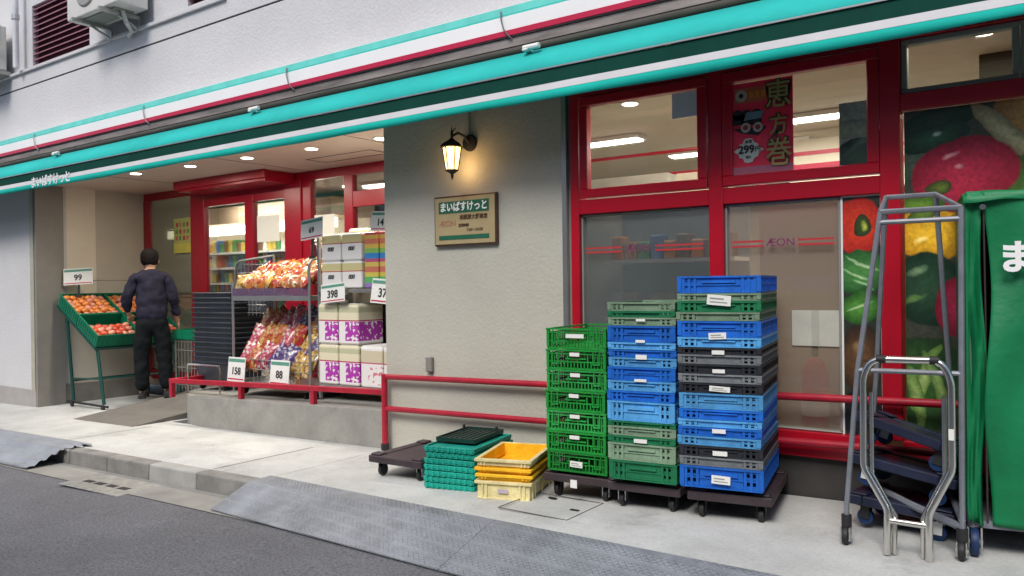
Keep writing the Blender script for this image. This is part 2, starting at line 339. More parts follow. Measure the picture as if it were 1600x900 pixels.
# low red rail on the platform edge
t = thing('low_rail', 'low red square tube rail along the edge of the concrete platform', 'railing')
rt = lambda x: ztop(x) + .155
x0, x1 = -7.42, -4.43
MB().hexa([(x0, 4.43, rt(x0) - .045), (x1, 4.43, rt(x1) - .045), (x1, 4.47, rt(x1) - .045), (x0, 4.47, rt(x0) - .045)], [(x0, 4.43, rt(x0)), (x1, 4.43, rt(x1)), (x1, 4.47, rt(x1)), (x0, 4.47, rt(x0))]).build('rail', m_redrail, t, bevel=.004)
MB().hexa([(x0, 4.475, rt(x0) - .045), (x0 + .04, 4.475, rt(x0) - .045), (x0 - .0, 5.3, rt(x0) - .045), (x0 - .04, 5.3, rt(x0) - .045)], [(x0, 4.475, rt(x0)), (x0 + .04, 4.475, rt(x0)), (x0 - .0, 5.3, rt(x0)), (x0 - .04, 5.3, rt(x0))]).build('end_rail', m_redrail, t, bevel=.004)
for xx in (-7.39, -6.27, -5.28): MB().box(xx - .022, xx + .022, 4.428, 4.472, ztop(xx) - .03, rt(xx) - .045).build('post', m_redrail, t, bevel=.003)
# handrail on the beige wall
t = thing('handrail', 'red two bar handrail standing before the beige wall and windows', 'railing')
yr = 4.385
zz = lambda x, zl: zl + .022 * (x + 4.45)
for z0 in (.488, .245):
    x0, x1 = -4.36, -.5
    MB().tube([(x0, yr, zz(x0, z0)), (x1, yr, zz(x1, z0))], .021, 10).build('bar', m_redrail, t, smooth=True)
for xx in (-4.385, -2.3, -.5): MB().tube([(xx, yr, g(xx) + .05), (xx, yr, zz(xx, .488) + .02)], .024, 10).build('post', m_redrail, t, smooth=True)
for xx in (-4.385, -2.3, -.5): MB().tube([(xx, yr, g(xx) - .005), (xx, yr, g(xx) + .05)], .032, 10).build('post_foot', m_black, t, smooth=True)
o = MB().box(-3.99, -3.93, YW - .035, YW, .545, .655).build('junction_box', m_gpan, bevel=.006); tag(o, 'small grey junction box on the beige wall above the handrail', 'junction box')
o = MB().box(-3.585, -3.562, YW - .018, YW, 2.19, 2.46).build('cable_duct', m_bge, bevel=.003); tag(o, 'thin beige cable duct running up the wall from the lantern', 'cable duct')

# ---- right window front
F = B
def win(name, x0, x1, z0, z1, pane, fr=.045, sash=m_red, y=YW, lab=None, d=.06, py=None):
    b = MB(); b.box(x0, x1, y, y + d, z1 - fr, z1).box(x0, x1, y, y + d, z0, z0 + fr).box(x0, x0 + fr, y, y + d, z0 + fr, z1 - fr).box(x1 - fr, x1, y, y + d, z0 + fr, z1 - fr)
    o = b.build(name, sash, B, bevel=.005)
    if lab: tag(o, lab)
    yy = y + .03 if py is None else py
    MB().box(x0 + fr - .004, x1 - fr + .004, yy, yy + .006, z0 + fr - .004, z1 - fr + .004).build('pane', pane, o)
    return o
# outer frame members
bx('window_frame', m_red, -2.735, -2.675, YW + .0, YW + .10, .0, 2.45, bevel=.004)
bx('window_frame', m_red, -1.795, -1.71, YW + .0, YW + .10, .36, 2.45, bevel=.004)
bx('window_frame', m_red, -.87, -.775, YW - .01, YW + .10, .36, 2.45, bevel=.004)
for (x0, x1) in ((-2.675, -1.795), (-1.71, -.87)):
    bx('window_transom', m_red, x0, x1, YW + .004, YW + .10, 1.627, 1.72, bevel=.004)
    bx('window_head', m_red, x0, x1, YW + .002, YW + .10, 2.38, 2.452, bevel=.004)
    bx('window_sill', m_red, x0, x1, YW - .004, YW + .12, .225, .362, bevel=.004)
bx('window_transom', m_red, -.775, 2.6, YW - .006, YW + .10, 2.035, 2.12, bevel=.004)
bx('window_head', m_red, -.775, 2.6, YW + .002, YW + .10, 2.40, 2.452, bevel=.004)
bx('window_sill', m_red, -.775, 2.6, YW - .004, YW + .12, .225, .362, bevel=.004)
bx('window_frame', m_red, 2.6, 2.7, YW, YW + .1, 0, 2.45)
bx('plinth', m_dark, -2.675, 4.6, YW + .04, YW + .3, -.2, .226)
bx('end_wall', m_upw, 2.7, 4.6, YW, YW + .3, -.2, 2.45)
win('vent_window', -2.66, -1.80, 1.728, 2.375, g_clear, .058, y=YW - .012)
win('vent_window', -1.705, -.872, 1.728, 2.375, g_clear, .058, y=YW - .012)
win('fixed_window', -2.675, -1.795, .362, 1.627, g_frost, .012, m_sash, y=YW + .03)
win('fixed_window', -1.71, -1.075, .362, 1.627, g_lower, .012, m_sash, y=YW + .03)
win('fixed_window', -.775, -.262, 2.12, 2.40, g_clear, .03, m_sash, y=YW + .03)
win('fixed_window', -.258, .9, 2.12, 2.40, g_clear, .03, m_sash, y=YW + .03)
# text on the glass
t = thing('window_lettering', 'pair of thin red stripes with plum brand lettering on the milky pane', 'window sticker')
m_lred = mat('red_film', (.50, .03, .04), .5, var=.03)
for zz_ in (1.375, 1.402):
    MB().box(-1.665, -1.485, YW + .024, YW + .026, zz_, zz_ + .011).build('stripe', m_lred, t); MB().box(-1.295, -1.105, YW + .024, YW + .026, zz_, zz_ + .011).build('stripe', m_lred, t)
text('ÆON', .062, mat('plum_film', (.20, .03, .10), .5), t, (-1.39, YW + .022, 1.395), sx=1.05, bold=.0005)
t = thing('window_lettering', 'pair of thin red stripes with plum brand lettering on the dark pane', 'window sticker')
for zz_ in (1.375, 1.402):
    MB().box(-2.64, -2.38, YW + .024, YW + .026, zz_, zz_ + .011).build('stripe', m_lred, t); MB().box(-2.15, -1.84, YW + .024, YW + .026, zz_, zz_ + .011).build('stripe', m_lred, t)
text('ÆON', .062, MATS['plum_film'], t, (-2.265, YW + .022, 1.395), sx=1.05, bold=.0005)

# ---- posters made of ellipses of print
def poster_mat(name, base, ells, rough=.35):
    """ells: (cx, cz, rx, rz, rot_deg, colour, edge_colour) in the panel's own x/z metres; printed picture on a flat film"""
    m = bpy.data.materials.new(name); m.use_nodes = True; N, L = nodes(m); b_ = N['Principled BSDF']; b_.inputs['Roughness'].default_value = rough
    tc = N.new('ShaderNodeTexCoord'); nz = N.new('ShaderNodeTexNoise'); nz.inputs['Scale'].default_value = 7; nz.inputs['Detail'].default_value = 2; L.new(tc.outputs['Object'], nz.inputs['Vector'])
    s1 = N.new('ShaderNodeVectorMath'); s1.operation = 'SUBTRACT'; s1.inputs[1].default_value = (.5, .5, .5); L.new(nz.outputs['Color'], s1.inputs[0])
    s2 = N.new('ShaderNodeVectorMath'); s2.operation = 'SCALE'; s2.inputs['Scale'].default_value = .07; L.new(s1.outputs[0], s2.inputs[0])
    ad = N.new('ShaderNodeVectorMath'); ad.operation = 'ADD'; L.new(tc.outputs['Object'], ad.inputs[0]); L.new(s2.outputs[0], ad.inputs[1])
    rgb = N.new('ShaderNodeRGB'); rgb.outputs[0].default_value = (*base, 1); cur = rgb.outputs[0]
    for (cx, cz, rx_, rz_, rot, c1, c2) in ells:
        mp = N.new('ShaderNodeMapping'); mp.vector_type = 'TEXTURE'; mp.inputs['Location'].default_value = (cx, 0, cz); mp.inputs['Rotation'].default_value = (0, R(-rot), 0); mp.inputs['Scale'].default_value = (rx_, 1e3, rz_)
        L.new(ad.outputs[0], mp.inputs[0]); ln = N.new('ShaderNodeVectorMath'); ln.operation = 'LENGTH'; L.new(mp.outputs[0], ln.inputs[0])
        cr = N.new('ShaderNodeValToRGB'); e = cr.color_ramp.elements; e[0].position = 0.2; e[0].color = (*c1, 1); e[1].position = 1; e[1].color = (*c2, 1); L.new(ln.outputs['Value'], cr.inputs[0])
        mk = N.new('ShaderNodeMapRange'); mk.inputs[1].default_value = .96; mk.inputs[2].default_value = 1.03; mk.inputs[3].default_value = 1; mk.inputs[4].default_value = 0; L.new(ln.outputs['Value'], mk.inputs[0])
        mx = N.new('ShaderNodeMix'); mx.data_type = 'RGBA'; L.new(mk.outputs[0], mx.inputs[0]); L.new(cur, mx.inputs[6]); L.new(cr.outputs[0], mx.inputs[7]); cur = mx.outputs[2]
    fn = N.new('ShaderNodeTexNoise'); fn.inputs['Scale'].default_value = 45; fn.inputs['Detail'].default_value = 8; fn.inputs['Roughness'].default_value = .7; L.new(tc.outputs['Object'], fn.inputs['Vector'])
    fr = N.new('ShaderNodeMapRange'); fr.inputs[1].default_value = .3; fr.inputs[2].default_value = .7; fr.inputs[3].default_value = 1.0; fr.inputs[4].default_value = 2.1; L.new(fn.outputs['Fac'], fr.inputs[0])
    fm = N.new('ShaderNodeVectorMath'); fm.operation = 'SCALE'; L.new(cur, fm.inputs[0]); L.new(fr.outputs[0], fm.inputs['Scale']); L.new(fm.outputs[0], b_.inputs['Base Color']); return m
def P_(x, y):   # reading positions on the big poster: photo offsets to panel metres
    return (-.768 + (x - 1408) * .00277, 1.18 + (436 - y) * .0032)
def el(x, y, rx_, ry_, rot, c1, c2): X, Z = P_(x, y); return (X, Z, rx_ * .00285, ry_ * .0032, rot, c1, c2)
DG = (.004, .018, .010); G1 = (.035, .13, .02); RD = (.33, .015, .03)
ells = [el(1440, 240, 90, 40, 0, (.06, .09, .06), (.02, .05, .03)), el(1470, 185, 75, 22, 14, (.012, .03, .02), DG), el(1455, 215, 60, 22, 10, (.02, .07, .035), (.004, .02, .012)),
        el(1465, 207, 9, 4, 10, (.35, .42, .36), (.02, .07, .035)),
        el(1600, 190, 46, 55, 0, (.34, .16, .05), (.18, .07, .02)), el(1575, 222, 80, 16, -48, (.36, .29, .17), (.16, .11, .06)),
        el(1620, 330, 70, 80, 0, (.08, .16, .03), (.02, .05, .01)),
        el(1505, 275, 82, 55, 12, (.40, .02, .05), (.20, .006, .02)), el(1487, 243, 15, 5, 25, (.60, .28, .28), (.36, .03, .06)), el(1500, 262, 10, 5, 15, (.55, .2, .2), (.36, .03, .06)),
        el(1465, 292, 20, 12, 0, (.10, .14, .02), (.03, .03, .01)), el(1428, 325, 45, 22, 20, (.10, .20, .02), (.02, .06, .01)),
        el(1450, 365, 66, 40, 0, (.62, .36, .02), (.36, .17, .008)), el(1440, 335, 26, 8, 8, (.09, .15, .02), (.03, .05, .01)), el(1435, 372, 14, 6, 20, (.85, .65, .2), (.6, .34, .02)),
        el(1600, 420, 90, 60, 0, (.28, .03, .02), (.1, .01, .01)),
        el(1445, 450, 62, 58, 0, (.02, .055, .028), DG), el(1430, 420, 22, 7, 30, (.14, .22, .12), (.02, .055, .028)), el(1425, 465, 26, 6, 25, (.10, .2, .05), (.02, .055, .028)),
        el(1495, 480, 38, 50, 0, (.32, .02, .06), (.16, .006, .02)), el(1440, 600, 70, 75, 0, (.03, .09, .02), (.01, .03, .01)),
        el(1440, 590, 12, 55, -22, (.26, .36, .12), (.08, .18, .03)), el(1462, 600, 10, 55, 18, (.22, .34, .1), (.06, .14, .03)), el(1425, 620, 12, 50, 10, (.2, .3, .09), (.06, .14, .03)),
        el(1560, 560, 60, 60, 0, (.35, .14, .03), (.15, .05, .01))]
big = poster_mat('vegetable_print', (.035, .04, .028), ells)
o = MB().box(-.762, 2.6, YW + .035, YW + .041, .365, 2.033).build('window_graphic', big); tag(o, 'big vegetable picture with pink pepper and eggplant filling the far right window', 'window picture')
def Q_(x, y, rx_, ry_, rot, c1, c2): return (-1.07 + (x - 1311) * .00275, 1.18 + (437 - y) * .00335, rx_ * .0028, ry_ * .0033, rot, c1, c2)
ells2 = [Q_(1345, 352, 44, 46, 0, (.46, .035, .012), (.28, .012, .01)), Q_(1348, 352, 17, 20, 0, (.03, .07, .01), (.02, .02, .01)), Q_(1350, 352, 7, 9, 0, (.30, .33, .05), (.1, .14, .02)),
         Q_(1345, 425, 46, 34, -20, (.05, .17, .04), (.012, .06, .015)), Q_(1350, 412, 34, 3, -30, (.30, .42, .24), (.06, .2, .05)), Q_(1340, 430, 30, 3, -32, (.28, .4, .22), (.06, .2, .05)), Q_(1350, 445, 22, 3, -30, (.25, .38, .2), (.06, .2, .05)),
         Q_(1342, 480, 40, 26, 10, (.06, .19, .03), (.012, .06, .01)), Q_(1340, 478, 26, 3, 20, (.3, .42, .2), (.06, .2, .05)), Q_(1345, 560, 40, 55, 0, (.10, .05, .02), (.02, .012, .008)), Q_(1340, 540, 12, 16, 0, (.22, .13, .07), (.05, .03, .01)), Q_(1352, 575, 12, 14, 0, (.18, .1, .05), (.04, .02, .01)), Q_(1345, 650, 40, 40, 0, (.012, .014, .02), (.004, .004, .006))]
sm = poster_mat('pepper_print', (.02, .025, .018), ells2)
t = thing('window_graphic', 'tall narrow picture of red pepper and green beans in white border', 'window picture')
MB().box(-1.062, -.878, YW + .030, YW + .035, .37, 1.618).build('picture', sm, t)
MB().box(-1.072, -1.062, YW + .028, YW + .037, .363, 1.625).box(-.878, -.871, YW + .028, YW + .037, .363, 1.625).box(-1.062, -.878, YW + .028, YW + .037, 1.618, 1.625).build('border', m_white, t)
zuc = poster_mat('zucchini_print', (.42, .44, .36), [(-.96, 1.83, .16, .12, 28, (.03, .09, .04), (.004, .018, .012)), (-.95, 1.92, .14, .02, 35, (.08, .16, .1), (.02, .05, .03)), (-1.0, 1.98, .2, .05, 0, (.36, .38, .25), (.25, .27, .2))])
o = MB().box(-1.075, -.935, YW + .03, YW + .034, 1.79, 2.12).build('window_graphic', zuc); tag(o, 'small strip of zucchini picture in the upper window corner', 'window picture')
# 299 poster
t = thing('poster', 'red poster with gold brush characters and price 299 in upper window', 'poster', (-1.48, YW + .005, 2.05))
MB().box(-.172, .172, 0, .004, -.26, .255).build('sheet', mat('crimson_print', (.85, .025, .07), .5, var=.12, vs=9), t)
b = MB(); b.quad(*[(-.155, -.002, .14), (.035, -.002, .14), (.035, -.002, .225), (-.155, -.002, .225)]); b.build('orange_box', mat('orange_print', (.55, .12, .05), .5), t)
MB().lathe([(.034, -.003), (.034, -.0025)], c=(-.115, 0, .182), n=20, axis='Y').build('badge', mat('pale_print', (.5, .4, .28), .5), t)
MB().lathe([(.013, -.005), (.013, -.0042)], c=(-.115, 0, .182), n=14, axis='Y').build('badge_centre', m_ink, t)
b = MB()
for k in range(3): b.box(-.068 + k * .034, -.045 + k * .034, -.004, -.0022, .165, .20)
b.build('small_print', mat('gold_orange_print', (.65, .22, .02), .5), t)
m_olive = mat('dark_outline', (.03, .035, .012), .5); m_gold = mat('gold_print', (.36, .30, .10), .5)
for k, ch in enumerate('恵方巻'):
    zc = (.155, -.01, -.165)[k]; ss = (.165, .12, .165)[k]
    text(ch, ss, m_olive, t, (.095, -.004, zc), name='character_outline', bold=.0085, sx=.9); text(ch, ss, m_gold, t, (.095, -.007, zc), name='character', bold=.001, sx=.9)
# sushi rolls
b = MB()
for k, (x, z) in enumerate(((-.135, .075), (-.085, .072), (-.03, .07))): b.lathe([(.030, -.004), (.030, -.0035)], c=(x, 0, z), n=16, axis='Y'); b.box(x - .03, x + .03, -.004, -.0035, z - .055, z)
b.quad((-.165, -.0032, -.0), (.03, -.0032, -.005), (-.02, -.0032, -.05), (-.11, -.0032, -.03)); b.build('seaweed_roll', m_ink, t)
b = MB(); b.quad((-.10, -.006, .04), (.0, -.006, .045), (.015, -.006, .085), (-.085, -.006, .085)); b.build('wrapper', mat('blue_grey_print', (.14, .24, .27), .5), t)
for x, z in ((-.09, -.0), (-.02, -.004)):
    b = MB(); b.lathe([(.028, -.007), (.028, -.0062)], c=(x, 0, z), n=16, axis='Y'); b.build('rice_end', mat('rice_print', (.52, .45, .36), .5), t)
    b = MB(); b.lathe([(.015, -.009), (.015, -.0082)], c=(x, 0, z), n=12, axis='Y'); b.build('filling', mat('filling_print', (.30, .05, .05), .5), t)
vs = []; n = 20
for k in range(n):
    a = 2 * math.pi * k / n + .0; ca, sa = math.cos(a), math.sin(a); rr = (.082 if k % 2 == 0 else .070) / (abs(ca) ** 1.1 + abs(sa) ** 1.1) ** .9; vs.append((-.075 + rr * ca * 1.05, -.0045, -.13 + rr * sa))
MB().add(vs, [tuple(range(n))]).build('price_burst', mat('cream_print', (.62, .62, .52), .5), t)
text('299', .062, m_ink, t, (-.087, -.008, -.125), bold=.0016, name='price', sx=1.0); text('円', .034, m_ink, t, (-.022, -.008, -.128), name='yen')
text('本体', .022, m_ink, t, (-.075, -.008, -.082), name='caption'); text('税込', .016, m_ink, t, (-.075, -.008, -.168), name='caption')
MB().box(-.172, .172, -.001, .001, -.262, -.22).build('bottom_strip', mat('mauve_print', (.42, .12, .18), .5), t)

# note papers behind the lower pane
t = thing('notice', 'pale notice paper fixed on the milky window pane', 'notice', (-1.215, YW + .052, .92))
MB().box(-.125, -.02, 0, .003, -.095, .10).box(.02, .125, 0, .003, -.095, .10).build('sheet', mat('dull_paper', (.50, .50, .44), .8), t); MB().box(-.02, .02, -.002, .001, -.095, .10).build('fold', mat('grey_paper', (.42, .42, .36), .8), t)
# fire extinguisher inside
t = thing('fire_extinguisher', 'red fire extinguisher standing inside the window under the notice', 'fire extinguisher', (-1.27, YW + .24, .30))
MB().lathe([(.0, 0), (.07, 0), (.075, .02), (.075, .36), (.05, .42), (.02, .45)], n=20, cap=False).build('cylinder', mat('extinguisher_red', (.55, .015, .03), .3), t, smooth=True)
MB().lathe([(.02, .45), (.018, .50), (.012, .54)], n=12).build('valve', m_black, t); MB().box(-.05, .02, -.01, .01, .54, .555).build('handle', m_black, t)
MB().lathe([(.0765, .12), (.0765, .24)], n=20, cap=False).build('label_band', m_paper, t)
# interior
BI = thing('shop_interior', 'bright cream shop interior seen through the windows', 'room')
def bi(name, m, *a): return MB().box(*a).build(name, m, BI)
m_iw = mat('interior_wall', (.66, .60, .51), .8, var=.05, vs=2); m_ic = mat('interior_ceiling', (.58, .53, .45), .8, var=.03); m_if = mat('interior_floor', (.40, .36, .30), .35, var=.06)
bi('floor', m_if, -13, 4, 5.87, 11, -.10, .02); bi('floor', m_if, -4.19, 4, YW + .31, 5.87, -.10, .02)
bi('ceiling', m_ic, -13, 4, 5.87, 11, 2.50, 2.56); bi('ceiling', m_ic, -4.19, 4, YW + .26, 5.87, 2.50, 2.56)
bi('back_wall', m_iw, -13, 4, 11, 11.1, -.1, 2.56); bi('side_wall', m_iw, 4, 4.1, YW + .3, 11, -.1, 2.56); bi('side_wall', m_iw, -13.1, -13, 5.86, 11, -.1, 2.56)
bi('partition', mat('partition_board', (.72, .60, .46), .7, var=.08, vs=2), -1.64, -.45, YW + .42, YW + .46, .02, 1.63)
bi('wall_sign_band', m_fred, -3.9, 2, 10.95, 10.99, 2.28, 2.34)
def strip(x, y, L_, lab, e=16, z=2.46):
    t = thing('strip_light', lab, 'ceiling light', (x, y, z), 0, 'strip lights inside the shop')
    MB().box(-L_ / 2, L_ / 2, -.09, .09, 0, .035).build('housing', m_white, t); MB().box(-L_ / 2 + .02, L_ / 2 - .02, -.07, .07, -.015, 0).build('diffuser', m_tube, t)
    ld = bpy.data.lights.new('lamp', 'AREA'); ld.shape = 'RECTANGLE'; ld.size = L_; ld.size_y = .14; ld.energy = e; ld.color = (1, .94, .84)
    l = bpy.data.objects.new('lamp', ld); C.objects.link(l); l.parent = t; l.location = (0, 0, -.03)
strip(-3.85, 6.42, 1.3, 'long strip light behind the left upper window, nearer the street'); strip(-2.75, 7.55, 1.4, 'long strip light behind the left upper window, deeper in the shop')
strip(-1.65, 6.5, 1.3, 'strip light seen right of the red price poster'); strip(.3, 6.4, 1.3, 'strip light behind the far right upper window'); strip(-9.6, 7.0, 1.4, 'strip light inside the entrance door', 22); strip(-6.8, 7.2, 1.4, 'strip light behind the goods racks', 20)
strip(-1.6, 8.6, 1.5, 'small distant strip light behind the right upper window'); 
downlight(-1.25, 4.69, 2.498, 'added round fill lamp close behind the milky lower pane', 7); downlight(-2.2, 4.74, 2.498, 'added round fill lamp close behind the dark lower pane', 6); downlight(-2.72, 5.27, 2.498, 'round downlight behind the left upper window', 5); downlight(-.45, 4.95, 2.498, 'round downlight behind the far right upper window', 4)  # first two are unseen fill lamps added to brighten the lower panes
# hanging red rails in shop
t = thing('hanging_rail', 'red twin rails hanging under the shop ceiling behind upper windows', 'ceiling rail')
b = MB()
for z in (2.06, 2.24): b.tube([(-4.6, 6.0, z), (-2.42, 6.0, z)], .014, 6)
for z in (2.06, 2.24): b.tube([(-2.42, 6.0, z), (-2.42, 8.6, z)], .014, 6)
b.build('bar', m_red, t)
for x in (-3.9, -2.42): MB().tube([(x, 6.0, 2.04), (x, 6.0, 2.5)], .014, 6).build('hanger', m_red, t)
t = thing('menu_sign', 'cream wall sign with two red stripes seen right of the price poster', 'sign', (-1.4, 7.2, 2.26))
MB().box(-.75, .75, 0, .04, -.30, .16).build('board', m_cream, t); MB().box(-.75, .75, -.004, 0, .02, .055).box(-.75, .75, -.004, 0, -.11, -.055).build('stripes', m_fred, t); MB().box(-.03, .0, -.02, -.006, -.3, .16).build('divider', m_white, t)
# dark beams behind far-right transom
bi('dark_beam', mat('dark_beam_paint', (.05, .045, .03), .7), -.52, 2.0, 5.45, 5.55, 2.14, 2.50)
bi('counter_cabinet', mat('cabinet_grey', (.62, .60, .54), .6), -4.15, -2.45, 5.3, 5.6, .02, 1.97)
o = MB().box(-2.40, -1.98, YW + .9, YW + .93, 1.80, 1.96).build('hanging_card', m_cream); tag(o, 'cream hanging card inside at the foot of the left upper window', 'card')
o = MB().box(-2.02, -1.80, YW + .008, YW + .012, 2.16, 2.31).build('window_sheet', mat('grey_sheet', (.75, .78, .80), .6)); tag(o, 'pale grey sheet taped in the corner of the left upper window', 'sheet')
# shelf with goods behind the filmed pane
SH = thing('goods_shelf', 'white goods shelf standing behind the dark filmed window', 'shelf', (-2.25, 5.0, .02))
MB().box(-.55, .40, .28, .30, 0, 1.75).build('back_panel', mat('shelf_grey', (.25, .28, .30), .6), SH)
for z in (.1, .5, .9, 1.3): MB().box(-.55, .40, 0, .28, z, z + .025).build('shelf_board', m_white, SH)
pk = [plastic('pack_' + n, c) for n, c in (('red', (.45, .04, .04)), ('yellow', (.6, .45, .08)), ('green', (.08, .28, .08)), ('white', (.65, .65, .6)), ('orange', (.6, .22, .04)), ('brown', (.2, .1, .05)), ('blue', (.05, .15, .4)))]
CN = ['red', 'yellow', 'green', 'white', 'orange', 'brown', 'blue']
row_n = ['lowest', 'second', 'third', 'fourth', 'fifth', 'top']
def goods(x0, x1, y, zs, lab, w_=.13, hmax=.2, seed=1, depth=.12):
    rnd = random.Random(seed); protos = {}
    for r_, z in enumerate(zs):
        x = x0; k = 0
        while x + w_ < x1:
            c = rnd.randrange(7); h = hmax * rnd.choice((.75, 1.0))
            if (c, h) not in protos: protos[(c, h)] = o = MB().box(-w_ * .45, w_ * .45, -depth / 2, depth / 2, 0, h).build('goods_pack', pk[c], bevel=.012)
            else: o = protos[(c, h)].copy(); C.objects.link(o)
            o.location = (x + w_ / 2, y, z); tag(o, f'{CN[c]} pack on the {row_n[min(r_, 5)]} {lab}, {NTH[k]} from the left', 'grocery pack', 'packs on the ' + lab.replace('shelf of the ', ''))
            x += w_; k += 1
goods(-2.78, -1.87, 5.12, (.145, .545, .945, 1.345), 'shelf behind the dark pane', .10, .17, 3)
# refrigerated display seen through the door
FR = thing('fridge_display', 'open refrigerated wall case with lit canopy seen through the entrance', 'fridge', (0, 0, 0))
MB().box(-12.2, -8.2, 7.95, 8.05, .02, 2.15).build('back_panel', m_cream, FR); MB().box(-12.2, -8.2, 7.2, 8.05, .02, .35).build('base', m_white, FR)
MB().box(-12.2, -8.2, 7.25, 8.05, 2.15, 2.40).build('canopy', mat('canopy_cream', (.6, .45, .32), .6), FR)
MB().box(-12.2, -8.2, 7.30, 7.36, 1.99, 2.12).build('light_strip', mat('fridge_light', (1, 1, 1), .5, emit=(1, .95, .82), es=5.0), FR)
for z in (.55, .78, 1.01, 1.24, 1.47, 1.70): MB().box(-12.2, -8.2, 7.35, 7.95, z, z + .03).build('shelf_board', m_white, FR)
ld = bpy.data.lights.new('lamp', 'AREA'); ld.shape = 'RECTANGLE'; ld.size = 3.6; ld.size_y = .1; ld.energy = 26; ld.color = (1, .93, .78)
l = bpy.data.objects.new('lamp', ld); C.objects.link(l); l.parent = FR; l.location = (-10.1, 7.28, 2.1); l.rotation_euler = (R(-35), 0, 0)
goods(-11.35, -9.0, 7.5, (.58, .81, 1.04, 1.27, 1.50, 1.73), 'shelf of the lit fridge', .105, .19, 5, .2)
# plain shelving on the far wall so the shop reads as stocked
SH2 = thing('goods_shelf', 'tall white goods shelf behind the snack and tissue racks', 'shelf', (-7.6, 8.0, .02))
MB().box(-1.6, 1.6, .28, .30, 0, 2.15).build('back_panel', m_cream, SH2)
for z in (.3, .75, 1.2, 1.65): MB().box(-1.6, 1.6, -.05, .28, z, z + .03).build('shelf_board', m_white, SH2)
goods(-9.1, -6.1, 8.1, (.35, .80, 1.25, 1.70), 'board behind the snack racks', .2, .3, 8, .2)

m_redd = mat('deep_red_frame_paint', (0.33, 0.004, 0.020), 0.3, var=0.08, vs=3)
# entrance front (back of the recess)
YD = 5.8
def ef(name, m, *a, **k): return bx(name, m, *a, **k)
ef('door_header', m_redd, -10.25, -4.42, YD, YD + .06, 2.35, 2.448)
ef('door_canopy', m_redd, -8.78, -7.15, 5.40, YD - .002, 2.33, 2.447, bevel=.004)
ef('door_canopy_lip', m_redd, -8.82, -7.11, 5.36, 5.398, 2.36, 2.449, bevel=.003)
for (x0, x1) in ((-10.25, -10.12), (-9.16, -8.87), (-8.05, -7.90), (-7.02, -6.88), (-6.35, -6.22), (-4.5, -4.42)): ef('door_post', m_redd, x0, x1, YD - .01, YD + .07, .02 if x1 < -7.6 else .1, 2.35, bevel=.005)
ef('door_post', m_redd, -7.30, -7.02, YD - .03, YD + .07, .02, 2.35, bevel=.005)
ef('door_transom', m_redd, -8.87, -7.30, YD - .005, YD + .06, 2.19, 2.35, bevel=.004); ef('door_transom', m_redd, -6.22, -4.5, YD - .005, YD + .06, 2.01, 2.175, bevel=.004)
for (x0, x1, z0, z1, mm) in ((-10.12, -9.16, .02, 2.35, glass('dull_side_glass', (.6, .62, .54), .12, .1, .45, (.30, .31, .26))), (-8.87, -8.05, .05, 2.19, g_door), (-7.90, -7.30, .05, 2.19, g_door), (-6.88, -6.35, .1, 2.35, g_door), (-6.22, -4.5, 2.175, 2.35, g_door), (-6.22, -4.5, .1, 2.01, g_door)):
    ef('door_pane', mm, x0, x1, YD + .02, YD + .026, z0, z1)
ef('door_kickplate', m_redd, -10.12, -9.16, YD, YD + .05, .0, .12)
ef('pane_stripe', mat('olive_stripe', (.12, .07, .05), .5), -10.05, -9.2, YD + .012, YD + .018, 1.12, 1.13); ef('pane_stripe', MATS['olive_stripe'], -10.05, -9.2, YD + .012, YD + .018, 1.07, 1.08)
t = thing('poster', 'small yellow and pink flyer on the side pane behind the man', 'poster', (-9.35, YD - .002, 1.86))
MB().box(-.19, .19, 0, .004, -.22, .22).build('sheet', mat('flyer_print', (.45, .48, .16), .6, var=.1), t)
b = MB(); rnd = random.Random(4)
for k in range(12): x, z = -.15 + (k % 4) * .08 + rnd.uniform(0, .02), -.06 + (k // 4) * .085; MB().box(x, x + .045, -.003, -.001, z, z + .055).build('printed_picture', mat('flyer_' + ('pink', 'leaf', 'rose')[k % 3], ((.55, .14, .12), (.10, .30, .06), (.45, .05, .10))[k % 3], .6, var=.5, vs=30), t)
MB().box(-.19, .19, -.004, -.001, -.22, -.10).build('yellow_foot', mat('flyer_yellow', (.6, .55, .1), .6), t)
o = MB().box(-.20, .20, 0, .004, -.15, .15).build('door_sign', m_paper, loc=(-7.62, YD - .006, 1.86)); tag(o, 'blank white sheet taped on the glass of the sliding door', 'notice')
o = MB().box(-.16, .16, 0, .004, -.16, .16).build('door_sign', m_paper, loc=(-6.66, YD - .006, 1.80)); tag(o, 'white sheet taped on the pane right of the door', 'notice')

# ------------------------------------------------------------ sign fascia above the awning
t = thing('sign_fascia', 'long striped fascia of turquoise, white and red above the awning', 'fascia')
yf = YW - .22; f = lambda z: 1.18 + (z - 1.18) * (yf / YW)
X0, X1 = -16.0, 4.6
MB().box(X0, X1, yf + .004, YW - .001, f(2.88), f(3.09)).build('housing', m_white, t)
MB().box(X0, X1, yf, yf + .003, f(3.035), f(3.085)).build('turquoise_band', mat('pale_turquoise', (.16, .72, .64), .35), t)
MB().box(X0, X1, yf - .001, yf + .0035, f(3.024), f(3.034)).build('thin_turquoise_line', m_fteal, t)
MB().box(X0, X1, yf - .004, yf + .003, f(2.922), f(3.022)).build('white_band', m_fwhite, t, bevel=.002)
MB().box(X0, X1, yf - .010, yf + .0035, f(2.884), f(2.920)).build('red_band', m_fred, t)
MB().box(X0, X1, yf + .01, YW - .002, f(2.80), f(2.879)).build('lower_rail', m_grime, t, bevel=.01)
